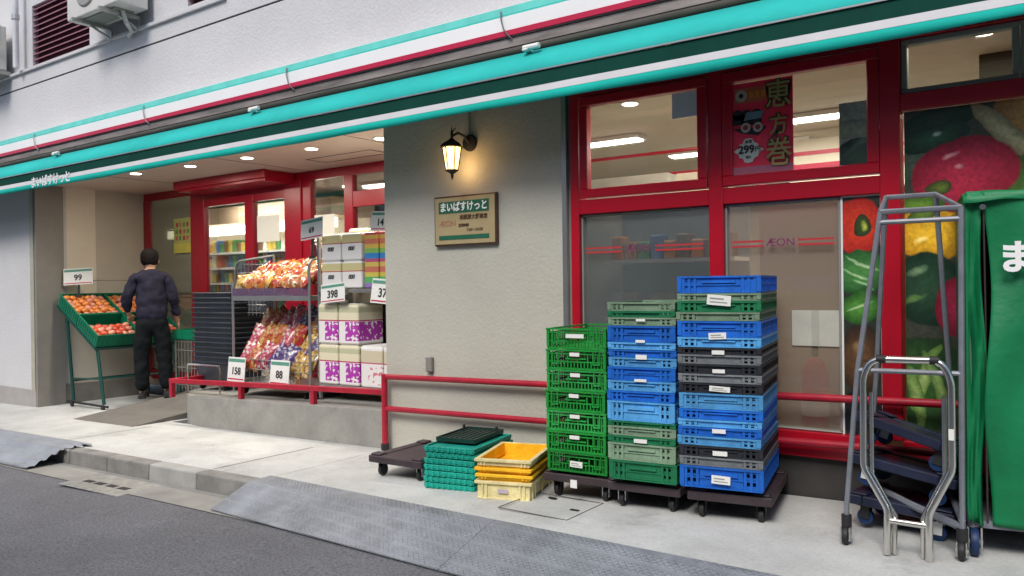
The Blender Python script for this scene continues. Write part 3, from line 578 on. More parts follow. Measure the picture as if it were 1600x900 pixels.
for x in (-12.0, -9.7, -7.4, -5.25, -3.08, -.9, 1.3): MB().tube([(x - .03, yf - .008, f(3.06)), (x - .02, yf - .022, f(3.0)), (x + .0, yf - .022, f(2.93)), (x + .03, yf - .018, f(2.885)), (x + .05, yf - .0, f(2.86))], .005, 5).build('wire_clip', mat('clip_grey', (.22, .22, .22), .5, .5), t, smooth=True)

# ------------------------------------------------------------ awning
A = thing('awning', 'long turquoise canvas awning with dark green and white valance over the shop front', 'awning')
ya, yb = YW - .30, YW - .50
fa = lambda z: 1.18 + (z - 1.18) * (ya / YW); fb = lambda z: 1.18 + (z - 1.18) * (yb / YW)
MB().box(X0, X1, ya + .015, YW - .004, fa(2.68), fa(2.76)).build('roller_box', m_grimed, A, bevel=.012)
MB().tube([(X0, ya + .02, fa(2.775)), (X1, ya + .02, fa(2.775))], .028, 10).build('roller', m_grimed, A, smooth=True)
def strip_mesh(p0, p1, amp=0.0, n=260, edge=0.0, seed=0):
    b = MB(); vs = []; rnd = random.Random(seed); ph = [rnd.uniform(0, 6) for _ in range(5)]
    for i in range(n + 1):
        x = X0 + (X1 - X0) * i / n
        wv = amp * (math.sin(x * 2.3 + ph[0]) + .6 * math.sin(x * 5.1 + ph[1]) + .3 * math.sin(x * 11 + ph[2]))
        ez = edge * (math.sin(x * 1.9 + ph[3]) + .5 * math.sin(x * 6.3 + ph[4]))
        vs += [(x, p0[0], p0[1]), (x, (p0[0] + p1[0]) / 2 + wv * .5, (p0[1] + p1[1]) / 2), (x, p1[0] + wv, p1[1] + ez)]
    fs = []
    for i in range(n):
        for k in range(2): a = i * 3 + k; fs.append((a, a + 1, a + 4, a + 3))
    return b.add(vs, fs)
def canvas(b, name, m):
    o = b.build(name, m, A, smooth=(name in ('canopy', 'valance_edge'))); s_ = o.modifiers.new('t', 'SOLIDIFY'); s_.thickness = .003; return o
canvas(strip_mesh((ya, fa(2.745)), (yb + .012, fb(2.613)), .004), 'canopy', m_cloth)
MB().box(X0, X1, yb - .012, yb + .014, fb(2.605), fb(2.615)).build('front_bar', m_alu, A)
canvas(strip_mesh((yb, fb(2.604)), (yb, fb(2.511)), .002), 'green_valance', m_dgreen)
canvas(strip_mesh((yb - .001, fb(2.5105)), (yb - .001, fb(2.466)), .0), 'white_stripe', mat('white_canvas', (.72, .72, .74), .7, var=.06, vs=3))
canvas(strip_mesh((yb, fb(2.4655)), (yb, fb(2.405)), .004, edge=.004), 'valance_edge', m_cloth2)
text('まいばすけっと', .125, m_fwhite, A, (-8.75, yb - .008, fb(2.473)), sx=1.0, bold=.002, name='shop_name')
for i, x in enumerate((-12.4, -9.0, -5.59, -2.83, .2)):
    MB().box(x - .02, x + .02, ya - .07, ya + .05, fa(2.735), fa(2.75)).lathe([(.018, -.06), (.018, .06)], c=(x + .04, ya - .05, fa(2.757)), n=10, axis='X').build('arm_joint', m_white, A, bevel=.004)

# ------------------------------------------------------------ lantern, plaque
t = thing('wall_lantern', 'lit black carriage lantern hanging on the beige wall', 'lantern', (-3.575, YW, 2.10))
yl = -.19
MB().lathe([(.0, -.03), (.055, -.025), (.06, -.008), (.06, 0)], c=(.015, 0, .09), n=20, axis='Y').build('wall_plate', m_black, t, smooth=True)
MB().tube([(.015, -.02, .09), (.015, -.07, .13), (.008, -.13, .145), (0, yl, .115), (0, yl, .07)], .009, 8).build('arm', m_black, t, smooth=True)
MB().tube([(-.004, yl - .0, .08), (0, yl + .01, .15), (.01, yl + .03, .175)], [.010, .006, .003], 8).lathe([(.012, .125), (.004, .16), (.0015, .185)], c=(0, yl, 0), n=8).build('finial', m_black, t, smooth=True)
MB().lathe([(.088, .035), (.083, .045), (.062, .065), (.028, .085), (.012, .10)], c=(0, yl, 0), n=6).build('roof_cap', m_black, t)
def hexp(r, z, k): a = R(60 * k + 30); return Vector((r * math.cos(a), yl + r * math.sin(a), z))
b = MB()
for k in range(6): b.quad(hexp(.040, -.115, k), hexp(.040, -.115, k + 1), hexp(.062, .034, k + 1), hexp(.062, .034, k))
b.build('glass', m_lant, t)
b = MB()
for k in range(6): b.tube([hexp(.043, -.118, k), hexp(.066, .036, k)], .0045, 5)
b.build('bars', m_black, t)
MB().lathe([(.048, -.118), (.046, -.126), (.022, -.14), (.010, -.15), (.012, -.16), (.007, -.175), (.001, -.19)], c=(0, yl, 0), n=12).build('bottom_finial', m_black, t, smooth=True)
ld = bpy.data.lights.new('lamp', 'POINT'); ld.energy = .6; ld.color = (1, .60, .26); ld.shadow_soft_size = .05
l = bpy.data.objects.new('lamp', ld); C.objects.link(l); l.parent = t; l.location = (.0, yl + .078, -.10)
t = thing('wall_plaque', 'tan shop name plaque with green bands on the beige wall', 'sign', (-3.60, YW, 1.645))
MB().box(-.285, .285, -.030, -.002, -.18, .18).build('frame', mat('dark_brown_frame', (.07, .035, .02), .4), t, bevel=.006, seg=2)
MB().box(-.272, .272, -.034, -.0302, -.167, .167).build('plate', mat('tan_plate', (.40, .32, .17), .45, var=.08), t)
m_pg = mat('plaque_green', (.012, .12, .065), .5)
MB().box(-.235, .222, -.037, -.0345, .055, .138).build('name_band', m_pg, t); MB().box(-.235, .222, -.037, -.0345, -.135, -.105).build('lower_band', m_pg, t)
text('まいばすけっと', .072, m_fwhite, t, (-.004, -.039, .094), name='shop_name', sx=.87, bold=.0018)
m_br = mat('brown_print', (.09, .045, .02), .5)
text('相模原大野南店', .038, m_br, t, (.085, -.036, .018), name='branch_name', sx=.95, bold=.0008)
text('ÆON', .055, mat('plaque_rose', (.42, .17, .11), .5), t, (-.155, -.036, -.02), name='brand_mark', sx=1.15)
text('営業時間', .024, m_br, t, (-.005, -.036, -.038), name='caption', bold=.0005); text('7:00〜24:00', .030, m_br, t, (.095, -.036, -.072), name='hours')

# ------------------------------------------------------------ air conditioner & pipes
t = thing('air_conditioner', 'pale outdoor air conditioner unit hung on a wall bracket', 'air conditioner', (-8.15, YW, 3.99))
MB().box(-.50, .50, -.36, -.04, 0, .66).build('case', mat('aircon_case', (.62, .61, .57), .5, var=.06), t, bevel=.012, seg=2)
MB().lathe([(.20, -.375), (.22, -.361)], c=(-.10, 0, .29), n=28, axis='Y').build('fan_grille', m_sash, t)
for x in (-.28, .26):
    MB().box(x - .02, x + .02, -.42, -.0, -.05, -.012).box(x - .02, x + .02, -.02, 0, -.16, -.05).build('bracket', mat('galvanised', (.42, .42, .39), .4, .6, var=.2), t)
    MB().tube([(x, -.22, -.05), (x, -.02, -.14)], .014, 6).build('brace', MATS['galvanised'], t)
MB().box(-.34, .34, -.30, -.10, -.012, -.002).build('base_pan', mat('green_grey_pan', (.22, .25, .21), .6), t)
MB().tube([(.30, -.2, -.01), (.30, -.16, -.12), (.22, -.06, -.16), (.1, -.03, -.18)], .022, 8).build('hose', mat('hose_white', (.6, .6, .58), .5), t, smooth=True)
t = thing('drain_pipe', 'white vertical pipe with collar at the upper left of the wall', 'pipe', (-10.5, YW, 3.86))
MB().tube([(0, -.09, 0.02), (0, -.09, 1.2)], .035, 12).build('pipe', mat('pipe_white', (.62, .63, .66), .5), t, smooth=True); MB().lathe([(.045, .60), (.045, .66)], c=(0, -.09, 0), n=14).build('collar', m_alu, t)
t = thing('air_conditioner', 'pale outdoor unit with a hose cut by the left edge', 'air conditioner', (-11.2, YW, 3.90))
MB().box(-.45, .38, -.40, -.06, 0.0, .55).build('case', MATS['aircon_case'], t, bevel=.012); MB().tube([(.45, -.2, .62), (.50, -.2, .45), (.46, -.2, .30), (.38, -.2, .22)], .03, 8).build('hose', MATS['hose_white'], t, smooth=True); MB().box(-.45, .38, -.38, -.02, -.05, -.004).build('bracket', MATS['galvanised'], t)

# ------------------------------------------------------------ dollies
m_deck = plastic('plum_brown_plastic', (.055, .040, .046), rough=.55); m_deckb = plastic('dark_blue_plastic', (.02, .026, .055), rough=.4)
def dolly(lab, loc, rz, deck=m_deck, w_=.42, d_=.60, wheel=m_black, group='flat plastic dollies', caster=m_alu, tilt=None, ch=.095):
    t = thing('dolly', lab, 'dolly', loc, rz, group, tilt)
    b = MB(); z0 = ch
    b.box(-w_ / 2, w_ / 2, -d_ / 2, -d_ / 2 + .07, z0, z0 + .045).box(-w_ / 2, w_ / 2, d_ / 2 - .07, d_ / 2, z0, z0 + .045)
    b.box(-w_ / 2, -w_ / 2 + .07, -d_ / 2 + .071, d_ / 2 - .071, z0, z0 + .045).box(w_ / 2 - .07, w_ / 2, -d_ / 2 + .071, d_ / 2 - .071, z0, z0 + .045)
    b.box(-w_ / 2 + .071, w_ / 2 - .071, -d_ / 2 + .071, d_ / 2 - .071, z0 + .004, z0 + .040)
    for sx in (-1, 1):
        for sy in (-1, 1): b.box(sx * (w_ / 2 - .05) - .04, sx * (w_ / 2 - .05) + .04, sy * (d_ / 2 - .05) - .04, sy * (d_ / 2 - .05) + .04, z0 + .0451, z0 + .056)
    b.build('deck', deck, t, bevel=.006)
    for sx in (-1, 1):
        for sy in (-1, 1):
            x, y = sx * (w_ / 2 - .06), sy * (d_ / 2 - .075)
            c = MB().lathe([(.018, -.014), (.036, -.012), (.038, 0), (.036, .012), (.018, .014)], c=(x, y, .038), n=16, axis='X').build('wheel', wheel, t, smooth=True)
            MB().box(x - .022, x - .017, y - .02, y + .02, .03, z0).box(x + .017, x + .022, y - .02, y + .02, .03, z0).box(x - .028, x + .028, y - .028, y + .028, z0 - .008, z0).build('fork', caster if random.random() < .5 else m_black, c)
    return t
# ------------------------------------------------------------ crates
col = {'b': plastic('blue_crate', (.012, .13, .55)), 'l': plastic('sky_lit_blue_crate', (.09, .34, .66)), 'g': plastic('green_crate', (.012, .17, .07)), 'p': plastic('sky_lit_green_crate', (.20, .30, .20)),
       'k': plastic('black_crate', (.022, .025, .032)), 'a': plastic('sky_lit_grey_crate', (.17, .185, .195)), 'v': plastic('vivid_green_crate', (.012, .24, .035)), 'w': plastic('bright_green_crate', (.03, .34, .07)),
       't': plastic('teal_crate', (.008, .33, .25)), 'y': plastic('yellow_crate', (.80, .46, .02)), 'c': plastic('cream_crate', (.80, .70, .36)), 'o': plastic('orange_yellow_crate', (.80, .42, .015))}  # paler blue, green and grey bands put sky light on rims into the colour
cname = {'b': 'blue', 'l': 'sky-lit blue', 'g': 'green', 'p': 'sky-lit green', 'k': 'black', 'a': 'sky-lit grey', 'v': 'green', 'w': 'green'}
MESH = {}
def wall_ring(b, w_, d_, z0, z1, t_, inset=0):
    x, y = w_ / 2 - inset, d_ / 2 - inset
    b.box(-x, x, -y, -y + t_, z0, z1).box(-x, x, y - t_, y, z0, z1).box(-x, -x + t_, -y + t_, y - t_, z0, z1).box(x - t_, x, -y + t_, y - t_, z0, z1)
def band_mesh(key, w_, d_, z0, z1, style):
    if key in MESH: return MESH[key]
    b = MB(); h = z1 - z0; rng = random.Random(str(key))
    if style == 'solid':     # thin inner shell, lips, ribs, openings at the ends, handle recess
        wall_ring(b, w_, d_, z1 - min(.010, h * .3), z1 - .001, .012)
        if h > .03: wall_ring(b, w_, d_, z0 + .001, z0 + .008, .012, .004)
        iz0, iz1 = z0 + .0085, z1 - min(.010, h * .3) - .0005
        if h <= .03: iz0 = z0 + .001
        if h > .06: zl = z0 + h * .44; wall_ring(b, w_, d_, zl, zl + .006, .012, .0045)
        X, Y = w_ / 2 - .010, d_ / 2 - .010
        for s in (-1, 1):       # front and back: solid middle, grid ends
            y0, y1 = sorted((s * Y, s * (Y - .006)))
            b.box(-w_ * .26, w_ * .26, y0, y1, iz0, iz1)
            b.box(-w_ * .20, w_ * .20, *sorted((s * (Y + .0005), s * (Y + .009))), iz0 + (iz1 - iz0) * .62, iz0 + (iz1 - iz0) * .80) if h > .05 else None
            for q in (-1, 1):
                for f_ in (.285, .355, .425): xx = q * w_ * f_; b.box(xx - .0065, xx + .0065, *sorted((s * (Y - .004), s * (Y + .006))), iz0, iz1)
                if h > .035:
                    zc = iz0 + (iz1 - iz0) * .6; b.box(*sorted((q * w_ * .262, q * (w_ * .5 - .014))), y0, y1, zc - .006, zc + .006)
                if h > .06: b.box(*sorted((q * w_ * .262, q * (w_ * .5 - .014))), y0, y1, iz0, iz0 + .018); b.box(*sorted((q * w_ * .262, q * (w_ * .5 - .014))), y0, y1, iz1 - .012, iz1)
            x0, x1 = sorted((s * X, s * (X - .006)))
            ny = 12
            for k in range(ny + 1):
                yy = -Y + .01 + (2 * Y - .02) * k / ny; b.box(*sorted((s * (X - .004), s * (X + .007))), yy - .005, yy + .005, iz0, iz1)
            for zz2 in ((iz0 + iz1) / 2,): b.box(x0, x1, -Y + .007, Y - .007, zz2 - .006, zz2 + .006)
            b.box(x0, x1, -Y * .25, Y * .25, iz0, zz2 - .0065)
        for sx in (-1, 1):
            for sy in (-1, 1): b.box(*sorted((sx * (w_ / 2 - .022), sx * (w_ / 2 - .001))), *sorted((sy * (d_ / 2 - .022), sy * (d_ / 2 - .001))), iz0, iz1)
    else:                    # 'mesh' bread crate: openwork sides with frames
        wall_ring(b, w_, d_, z1 - .010, z1 - .001, .014)
        wall_ring(b, w_, d_, z1 - .028, z1 - .022, .010, .004)
        wall_ring(b, w_, d_, z0 + .001, z0 + .012, .010, .006); wall_ring(b, w_, d_, z0 + .042, z0 + .049, .008, .008)
        X, Y = w_ / 2 - .012, d_ / 2 - .012
        n1, n2 = 17, 24
        for s in (-1, 1):
            for k in range(n1 + 1):
                xx = -X + 2 * X * k / n1; top = z1 - .029 if .28 < abs(xx / w_) or k % 3 == 0 else z0 + .0415
                b.box(xx - .0035, xx + .0035, *sorted((s * (Y - .003), s * (Y + .003))), z0 + .0125, top)
            for q in (-1, 1):
                xc = q * w_ * .34; a_, c_ = sorted((s * (Y + .0035), s * (Y + .010)))
                b.box(xc - .022, xc - .015, a_, c_, z0 + .03, z1 - .012).box(xc + .015, xc + .022, a_, c_, z0 + .03, z1 - .012).box(xc - .015, xc + .015, a_, c_, z0 + .03, z0 + .038)
            b.box(-w_ * .17, w_ * .17, *sorted((s * (Y + .0035), s * (Y + .008))), z1 - .055, z1 - .047)
            for k in range(n2 + 1):
                yy = -Y + 2 * Y * k / n2; b.box(*sorted((s * (X - .003), s * (X + .003))), yy - .0035, yy + .0035, z0 + .0125, z1 - .029)
        for sx in (-1, 1):
            for sy in (-1, 1): b.box(*sorted((sx * (w_ / 2 - .020), sx * (w_ / 2 - .003))), *sorted((sy * (d_ / 2 - .020), sy * (d_ / 2 - .003))), z0 + .0125, z1 - .0105)
    MESH[key] = b; return b
def make_crate(name, label, group, loc, rz, bands, w_, d_, style='solid', tag_=None, inner=True, jitter=.004):
    """bands listed from the top; the crate is an Empty at its base with one mesh per coloured band"""
    H = sum(h for _, h in bands)
    t = thing(name, label, 'crate', (loc[0] + random.uniform(-jitter, jitter), loc[1] + random.uniform(-jitter, jitter), loc[2]), rz + R(random.uniform(-.7, .7)), group)
    z = H
    for i, (c, h) in enumerate(bands):
        key = (style, round(w_, 3), round(d_, 3), round(z - h, 4), round(z, 4))
        bb = band_mesh(key, w_, d_, z - h, z, style)
        if (key, c) in MESH: o = bpy.data.objects.new('x', MESH[(key, c)]); C.objects.link(o); o.parent = t
        else: o = bb.build('body', col[c], t, bevel=.0015 if False else 0); MESH[(key, c)] = o.data
        o.name = 'body' if h == max(q for _, q in bands) else 'rim'
        z -= h
    b = MB(); b.box(-w_ / 2 + .018, w_ / 2 - .018, -d_ / 2 + .018, d_ / 2 - .018, .001, .007)
    b.build('base_tray', col[bands[-1][0]], t)
    if tag_:
        tw, th, zt, tilt = tag_
        MB().box(-tw / 2, tw / 2, -d_ / 2 - .010, -d_ / 2 - .006, zt - th / 2, zt + th / 2).build('card_label', m_paper, t).rotation_euler = (0, R(tilt), 0)
        if th > .024: MB().box(-tw * .38, tw * .2, -d_ / 2 - .0112, -d_ / 2 - .0101, zt + th * .08, zt + th * .22).box(-tw * .38, tw * .36, -d_ / 2 - .0112, -d_ / 2 - .0101, zt - th * .24, zt - th * .14).build('label_print', m_sash, t).rotation_euler = (0, R(tilt), 0)
    return t, H
S = 1.045 / 329
def stack(base, rz, spec, name, w_, d_, where, style='solid', z0=.156):
    H = [sum(p for _, p in bs) * S for bs, _ in spec]; z = z0 + g(base[0]) + sum(H)
    for i, ((bs, tg), h) in enumerate(zip(spec, H)):
        z -= h; cn = ' and '.join(dict.fromkeys(cname[c] for c, _ in bs))
        nth = 'topmost' if i == 0 else ('lowest' if i == len(spec) - 1 else f'{NTH[i]} from top')
        make_crate(name, f'{cn} crate, {nth} in the {where}', f'crates in the {where}', (base[0], base[1], z), rz, [(c, p * S) for c, p in bs], w_, d_, style, tg)
T_ = lambda w_=.075, h_=.02, z_=.02, a=0: (w_, h_, z_, a)
tall = [([('b', 27)], None), ([('p', 12), ('g', 17)], (.115, .05, .058, 5)), ([('p', 14)], None), ([('b', 25), ('l', 16)], (.085, .032, .058, -3)), ([('k', 11), ('a', 15)], T_(.06, .02, .06)), ([('k', 15), ('a', 14)], T_(.06, .018, .06)),
        ([('k', 16)], (.10, .026, .024, 3)), ([('l', 25), ('b', 16)], None), ([('l', 12), ('b', 14)], T_(.065, .02, .03)), ([('l', 15)], None), ([('k', 17), ('a', 15)], T_(.07, .022, .07)), ([('b', 34)], (.09, .04, .05, 2))]
mid = [([('p', 15), ('g', 10)], None), ([('p', 14)], T_(.05, .012, .03)), ([('b', 27), ('l', 12)], T_(.05, .014, .045)), ([('b', 13), ('l', 16)], T_(.06, .024, .055)), ([('b', 22), ('l', 17)], T_(.065, .014, .058)), ([('b', 17), ('l', 33)], None), ([('g', 8), ('p', 16)], None), ([('g', 12), ('p', 29)], T_(.07, .02, .11)), ([('g', 32)], None)]
grn = [([('v', 37)], (.11, .022, .075, 0))] + [([('w' if i % 2 else 'v', 36)], T_(.06, .02, .088)) for i in range(5)] + [([('v', 35)], (.075, .032, .05, 2))]
stack((-1.530, 4.055), R(10.5), tall, 'stacking_crate', .405, .60, 'tall right stack of crates', z0=.168)
stack((-1.917, 4.0), R(7), mid, 'stacking_crate', .368, .53, 'middle stack of crates', z0=.166)
stack((-2.33, 4.045), R(4.5), grn, 'bread_crate', .372, .53, 'green stack of crates', 'mesh', z0=.158)
dolly('plum brown dolly under the tall right crate stack', (-1.50, 4.10, g(-1.47)), R(10), w_=.41, d_=.62)
dolly('plum brown dolly under the middle crate stack', (-1.93, 4.06, g(-1.9)), R(6), w_=.40, d_=.58)
dolly('plum brown dolly under the green crate stack', (-2.34, 4.08, g(-2.34)), R(5), w_=.42, d_=.58)
dolly('empty plum brown dolly left of the teal crates', (-3.61, 3.95, g(-3.61)), R(3), w_=.44, d_=.56)
o = MB().box(-.02, .02, 0, .003, -.022, .022).build('price_tag', m_paper, loc=(-2.30, 3.735, .085), rz=R(4)); tag(o, 'small white tag hanging from the dolly under the green crates', 'tag')
# folded teal crates
for i in range(7):
    z = g(-3.17) + i * .037; bw = .345 + (.006 if i == 3 else 0)
    t = thing('folded_crate', f'folded teal crate, {"lowest" if i == 0 else ("topmost" if i == 6 else NTH[i] + " from the ground")} in the teal pile', 'crate', (-3.165 + random.uniform(-.006, .006), 3.905 + random.uniform(-.006, .006), z), R(12 + random.uniform(-1, 1)), 'folded teal crates beside the yellow ones')
    b = MB(); D = .53
    b.box(-bw / 2, bw / 2, -D / 2, D / 2, .012, .024); wall_ring(b, bw, D, .0245, .034, .012); wall_ring(b, bw, D, .002, .0115, .016, .004)
    for k in range(9): x = -bw / 2 + .02 + k * (bw - .04) / 8; b.box(x - .008, x + .008, -D / 2 - .004, -D / 2 + .002, .004, .032)
    b.build('body', col['t'], t, bevel=.0015)
t = thing('folded_basket', 'dark green slatted tray lying on top of the teal pile', 'tray', (-3.20, 3.96, g(-3.17) + 7 * .037 + .002), R(10))
b = MB(); b.box(-.13, .13, -.19, .19, 0, .012); wall_ring(b, .27, .40, .0, .026, .008)
for k in range(7): b.box(-.115 + k * .036, -.10 + k * .036, -.19, .19, .0125, .018)
b.build('slats', mat('very_dark_green', (.008, .035, .028), .4), t); 
for x in (-.12, .12): MB().box(x - .006, x + .006, .12, .135, .02, .05).build('clip', m_black, t)
# yellow crates
zy = g(-2.75); specy = [('c', .105, 'cream crate lowest in the small yellow pile', (.06, .02, .05, 0)), ('y', .04, 'yellow crate second from the ground in the small yellow pile', None), ('o', .035, 'orange yellow crate third from the ground in the small yellow pile', None), ('c', .05, 'cream rimmed yellow crate topmost in the small yellow pile', None)]
z = zy
for i, (c, h, lab, tg) in enumerate(specy):
    t = thing('tote_crate', lab, 'crate', (-2.765 + random.uniform(-.004, .004), 3.845, z), R(18 + (0, 1.5, -1, .5)[i]), 'yellow and cream crates on the sidewalk')
    W_, D = .335, .50; b = MB()
    k = .010 if i != 0 else .016
    if i != 3: b.box(-W_ / 2 + .02, W_ / 2 - .02, -D / 2 + .02, D / 2 - .02, 0.001, .008)
    bw0 = W_ / 2 - .012; 
    # tapered walls
    def slab(xa, xb, ya_, yb_): b.box(xa, xb, ya_, yb_, .0085, h - .018)
    slab(-bw0, bw0, -D / 2 + .012, -D / 2 + .018); slab(-bw0, bw0, D / 2 - .018, D / 2 - .012); slab(-bw0, -bw0 + .006, -D / 2 + .0185, D / 2 - .0185); slab(bw0 - .006, bw0, -D / 2 + .0185, D / 2 - .0185)
    wall_ring(b, W_ + .004, D + .004, h - .0175, h - .001, .020 if i < 3 else .024)
    if i == 0:
        for xx in (-.125, -.10, .10, .125): b.box(xx - .006, xx + .006, -D / 2 + .002, -D / 2 + .0115, .0, h - .0176)
        for yy in (-.2, -.15, 0, .15, .2): b.box(W_ / 2 - .0115, W_ / 2 - .002, yy - .006, yy + .006, 0, h - .0176)
        b.box(-bw0, bw0, -D / 2 + .004, -D / 2 + .0115, 0, .012); MB().box(-.03, .03, -D / 2 - .0, -D / 2 + .003, .04, .062).build('label', mat('mauve_label', (.5, .42, .5), .6), t)
    else:
        for xx in (-.13, -.11, .11, .13): b.box(xx - .005, xx + .005, -D / 2 + .003, -D / 2 + .0115, .009, h - .0176)
    b.build('body', col[c], t, bevel=.002)
    if i == 3:
        ib = MB(); Wi = W_ - .04; Di = D - .04
        ib.box(-Wi / 2, Wi / 2, -Di / 2, Di / 2, -.098, -.092).box(-Wi / 2, Wi / 2, -Di / 2, -Di / 2 + .004, -.0915, h - .003).box(-Wi / 2, Wi / 2, Di / 2 - .004, Di / 2, -.0915, h - .003).box(-Wi / 2, -Wi / 2 + .004, -Di / 2 + .0045, Di / 2 - .0045, -.0915, h - .003).box(Wi / 2 - .004, Wi / 2, -Di / 2 + .0045, Di / 2 - .0045, -.0915, h - .003)
        ib.build('inner_lining', col['y'], t)
    z += h

# ------------------------------------------------------------ grey Z frame cart
t = thing('frame_cart', 'tall grey tubular nesting cart frame on casters before the vegetable window', 'cart', (-.87, 3.70, g(-.7)))
q = lambda *p: [(x + .87, y - 3.70, z - g(-.7)) for x, y, z in p]
r_ = .0118
MB().tube(q((-.885, 3.74, .10), (-.885, 3.745, .18), (-.835, 3.75, .78), (-.735, 3.755, 1.475)), r_, 8).build('front_leg', m_gsteel, t, smooth=True)
MB().tube(q((-.435, 3.75, .12), (-.432, 3.75, .79), (-.428, 3.755, 1.475)), r_, 8).build('front_leg', m_gsteel, t, smooth=True)
MB().tube(q((-.90, 4.20, .10), (-.85, 4.20, .7), (-.775, 4.08, 1.565)), r_, 8).build('rear_leg', m_gsteel, t, smooth=True)
MB().tube(q((-.52, 4.20, .10), (-.53, 4.20, .7), (-.565, 4.08, 1.565)), r_, 8).build('rear_leg', m_gsteel, t, smooth=True)
MB().tube(q((-.735, 3.755, 1.475), (-.775, 4.08, 1.567), (-.565, 4.08, 1.567), (-.428, 3.755, 1.475), (-.735, 3.755, 1.475)), .012, 8).tube(q((-.742, 3.755, 1.43), (-.428, 3.755, 1.43)), .011, 8).tube(q((-.775, 4.08, 1.50), (-.565, 4.08, 1.50)), .010, 8).build('top_frame', m_gsteel, t, smooth=True)
MB().tube(q((-.835, 3.75, .785), (-.43, 3.75, .79)), .011, 8).build('cross_bar', m_gsteel, t, smooth=True)
MB().tube(q((-.435, 3.75, .155), (-.66, 3.95, .17), (-.89, 4.18, .19)), .017, 8).tube(q((-.435, 3.75, .185), (-.53, 4.18, .19)), .014, 8).build('base_tube', m_gsteel, t, smooth=True)
for x, y in ((-.885, 3.74), (-.435, 3.75), (-.90, 4.20), (-.52, 4.20)):
    gx = g(x) - g(-.7)
    wv = MB().lathe([(.012, -.013), (.036, -.011), (.040, 0), (.036, .011), (.012, .013)], c=(x + .87, y - 3.70 - .012, gx + .040), n=18, axis='X').build('caster_wheel', m_black, t, smooth=True)
    MB().box(x + .87 - .020, x + .87 - .015, y - 3.7 - .03, y - 3.7 + .012, gx + .02, gx + .078).box(x + .87 + .015, x + .87 + .020, y - 3.7 - .03, y - 3.7 + .012, gx + .02, gx + .078).lathe([(.010, -.024), (.010, .024)], c=(x + .87, y - 3.712, gx + .040), n=10, axis='X').build('caster_fork', m_alu, wv)
    MB().lathe([(.022, gx + .078), (.022, gx + .13)], c=(x + .87, y - 3.7, 0), n=12).build('caster_socket', m_black, t, smooth=True)
# chrome handle of a folding truck
t = thing('truck_handle', 'chromed steel truck handle with black grip standing before the grey cart frame', 'cart handle', (-.62, 3.66, g(-.62)))
hz = -g(-.62)
def hx(x): return x + .62
for dy, s_ in ((0, 1), ):
    pts = [(-.705, .0), (-.70, .19), (-.795, .36), (-.792, .74), (-.770, .80), (-.735, .824), (-.51, .828), (-.478, .80), (-.458, .74), (-.458, .385), (-.545, .195), (-.545, .0)]
    P3 = [(hx(x), 0, z + .02 + hz) for x, z in pts]
    # smooth the bends
    sp = [Vector(P3[0])]
    for i in range(1, len(P3) - 1):
        a, b_, c_ = Vector(P3[i - 1]), Vector(P3[i]), Vector(P3[i + 1]); m1 = b_ + (a - b_).normalized() * min(.02, (a - b_).length / 2.2); m2 = b_ + (c_ - b_).normalized() * min(.02, (c_ - b_).length / 2.2)
        sp += [m1, (m1 + b_ * 2 + m2) / 4, m2]
    sp.append(Vector(P3[-1])); MB().tube(sp, .0155, 12).build('tube', m_steel, t, smooth=True)
MB().tube([(hx(-.738), 0, .845 + hz), (hx(-.70), 0, .845 + hz)], .0175, 12).tube([(hx(-.535), 0, .848 + hz), (hx(-.50), 0, .848 + hz)], .0175, 12).build('grip', m_black, t, smooth=True)
MB().tube([(hx(-.70), 0, .165 + hz), (hx(-.545), 0, .165 + hz)], .013, 10).build('cross_bar', m_steel, t, smooth=True)
MB().box(hx(-.468), hx(-.448), -.016, -.0137, .53 + hz, .575 + hz).build('sticker', m_paper, t)
for pp in (((-.680, .02), (-.675, .185), (-.765, .350), (-.764, .70)), ((-.570, .02), (-.570, .19), (-.487, .375), (-.487, .70))):
    MB().tube([(hx(x), .018, z + hz) for x, z in pp], .0105, 10).build('inner_leg', m_steel, t, smooth=True)
# dark blue dollies stacked behind
for i, (z, lab) in enumerate(((.0, 'lowest'), (.165, 'middle'), (.33, 'topmost'))):
    dolly(f'dark blue dolly with blue wheels, {lab} of the pile behind the chromed handle', (-.70, 4.12, g(-.7) + z + .005), R(82), m_deckb, .36, .46, plastic('blue_wheel', (.012, .04, .12)), 'dark blue dollies piled in the cart frame', tilt=(R((3, 8, 15)[i]), R((2, 5, 8)[i]), R(84)), caster=m_white)
# ------------------------------------------------------------ green covered roll cage
t = thing('roll_cage', 'roll cage under a bright green printed cover at the right edge', 'roll cage', (-.415, 3.80, g(-.4)), R(10))
m_cov = mat('green_cover', (.006, .19, .07), 0.5, var=.16, vs=4, bump=.8, bs=9, spec=.35)
def cover(x0, x1, z0, z1, y, name, seed, n=24, k=20, amp=.014, mt=m_cov):
    rnd = random.Random(seed); b = MB(); vs = []; a1, a2, a3 = [rnd.uniform(0, 6) for _ in range(3)]
    for j in range(k + 1):
        for i in range(n + 1):
            u, v = i / n, j / k; x = x0 + (x1 - x0) * u; z = z0 + (z1 - z0) * v
            yy = y + amp * (math.sin(u * 9 + v * 7 + a1) * .6 + math.sin(u * 17 - v * 11 + a2) * .35 + math.sin(v * 5 - u * 3 + a3) * .6) * (1 - v ** 6)
            vs.append((x + amp * .5 * math.sin(v * 9 + a1), yy, z + (-.03 * u * (1 - v))))
    fs = [(j * (n + 1) + i, j * (n + 1) + i + 1, (j + 1) * (n + 1) + i + 1, (j + 1) * (n + 1) + i) for j in range(k) for i in range(n)]
    o = b.add(vs, fs).build(name, mt, t, smooth=True); s_ = o.modifiers.new('t', 'SOLIDIFY'); s_.thickness = .003; s_.offset = 1
    return o
cover(.072, .86, .135, 1.515, -.004, 'front_cover', 3, 60, 60, .030)
cover(0, .058, .16, 1.52, .004, 'front_flap', 5, 8, 40, .016)
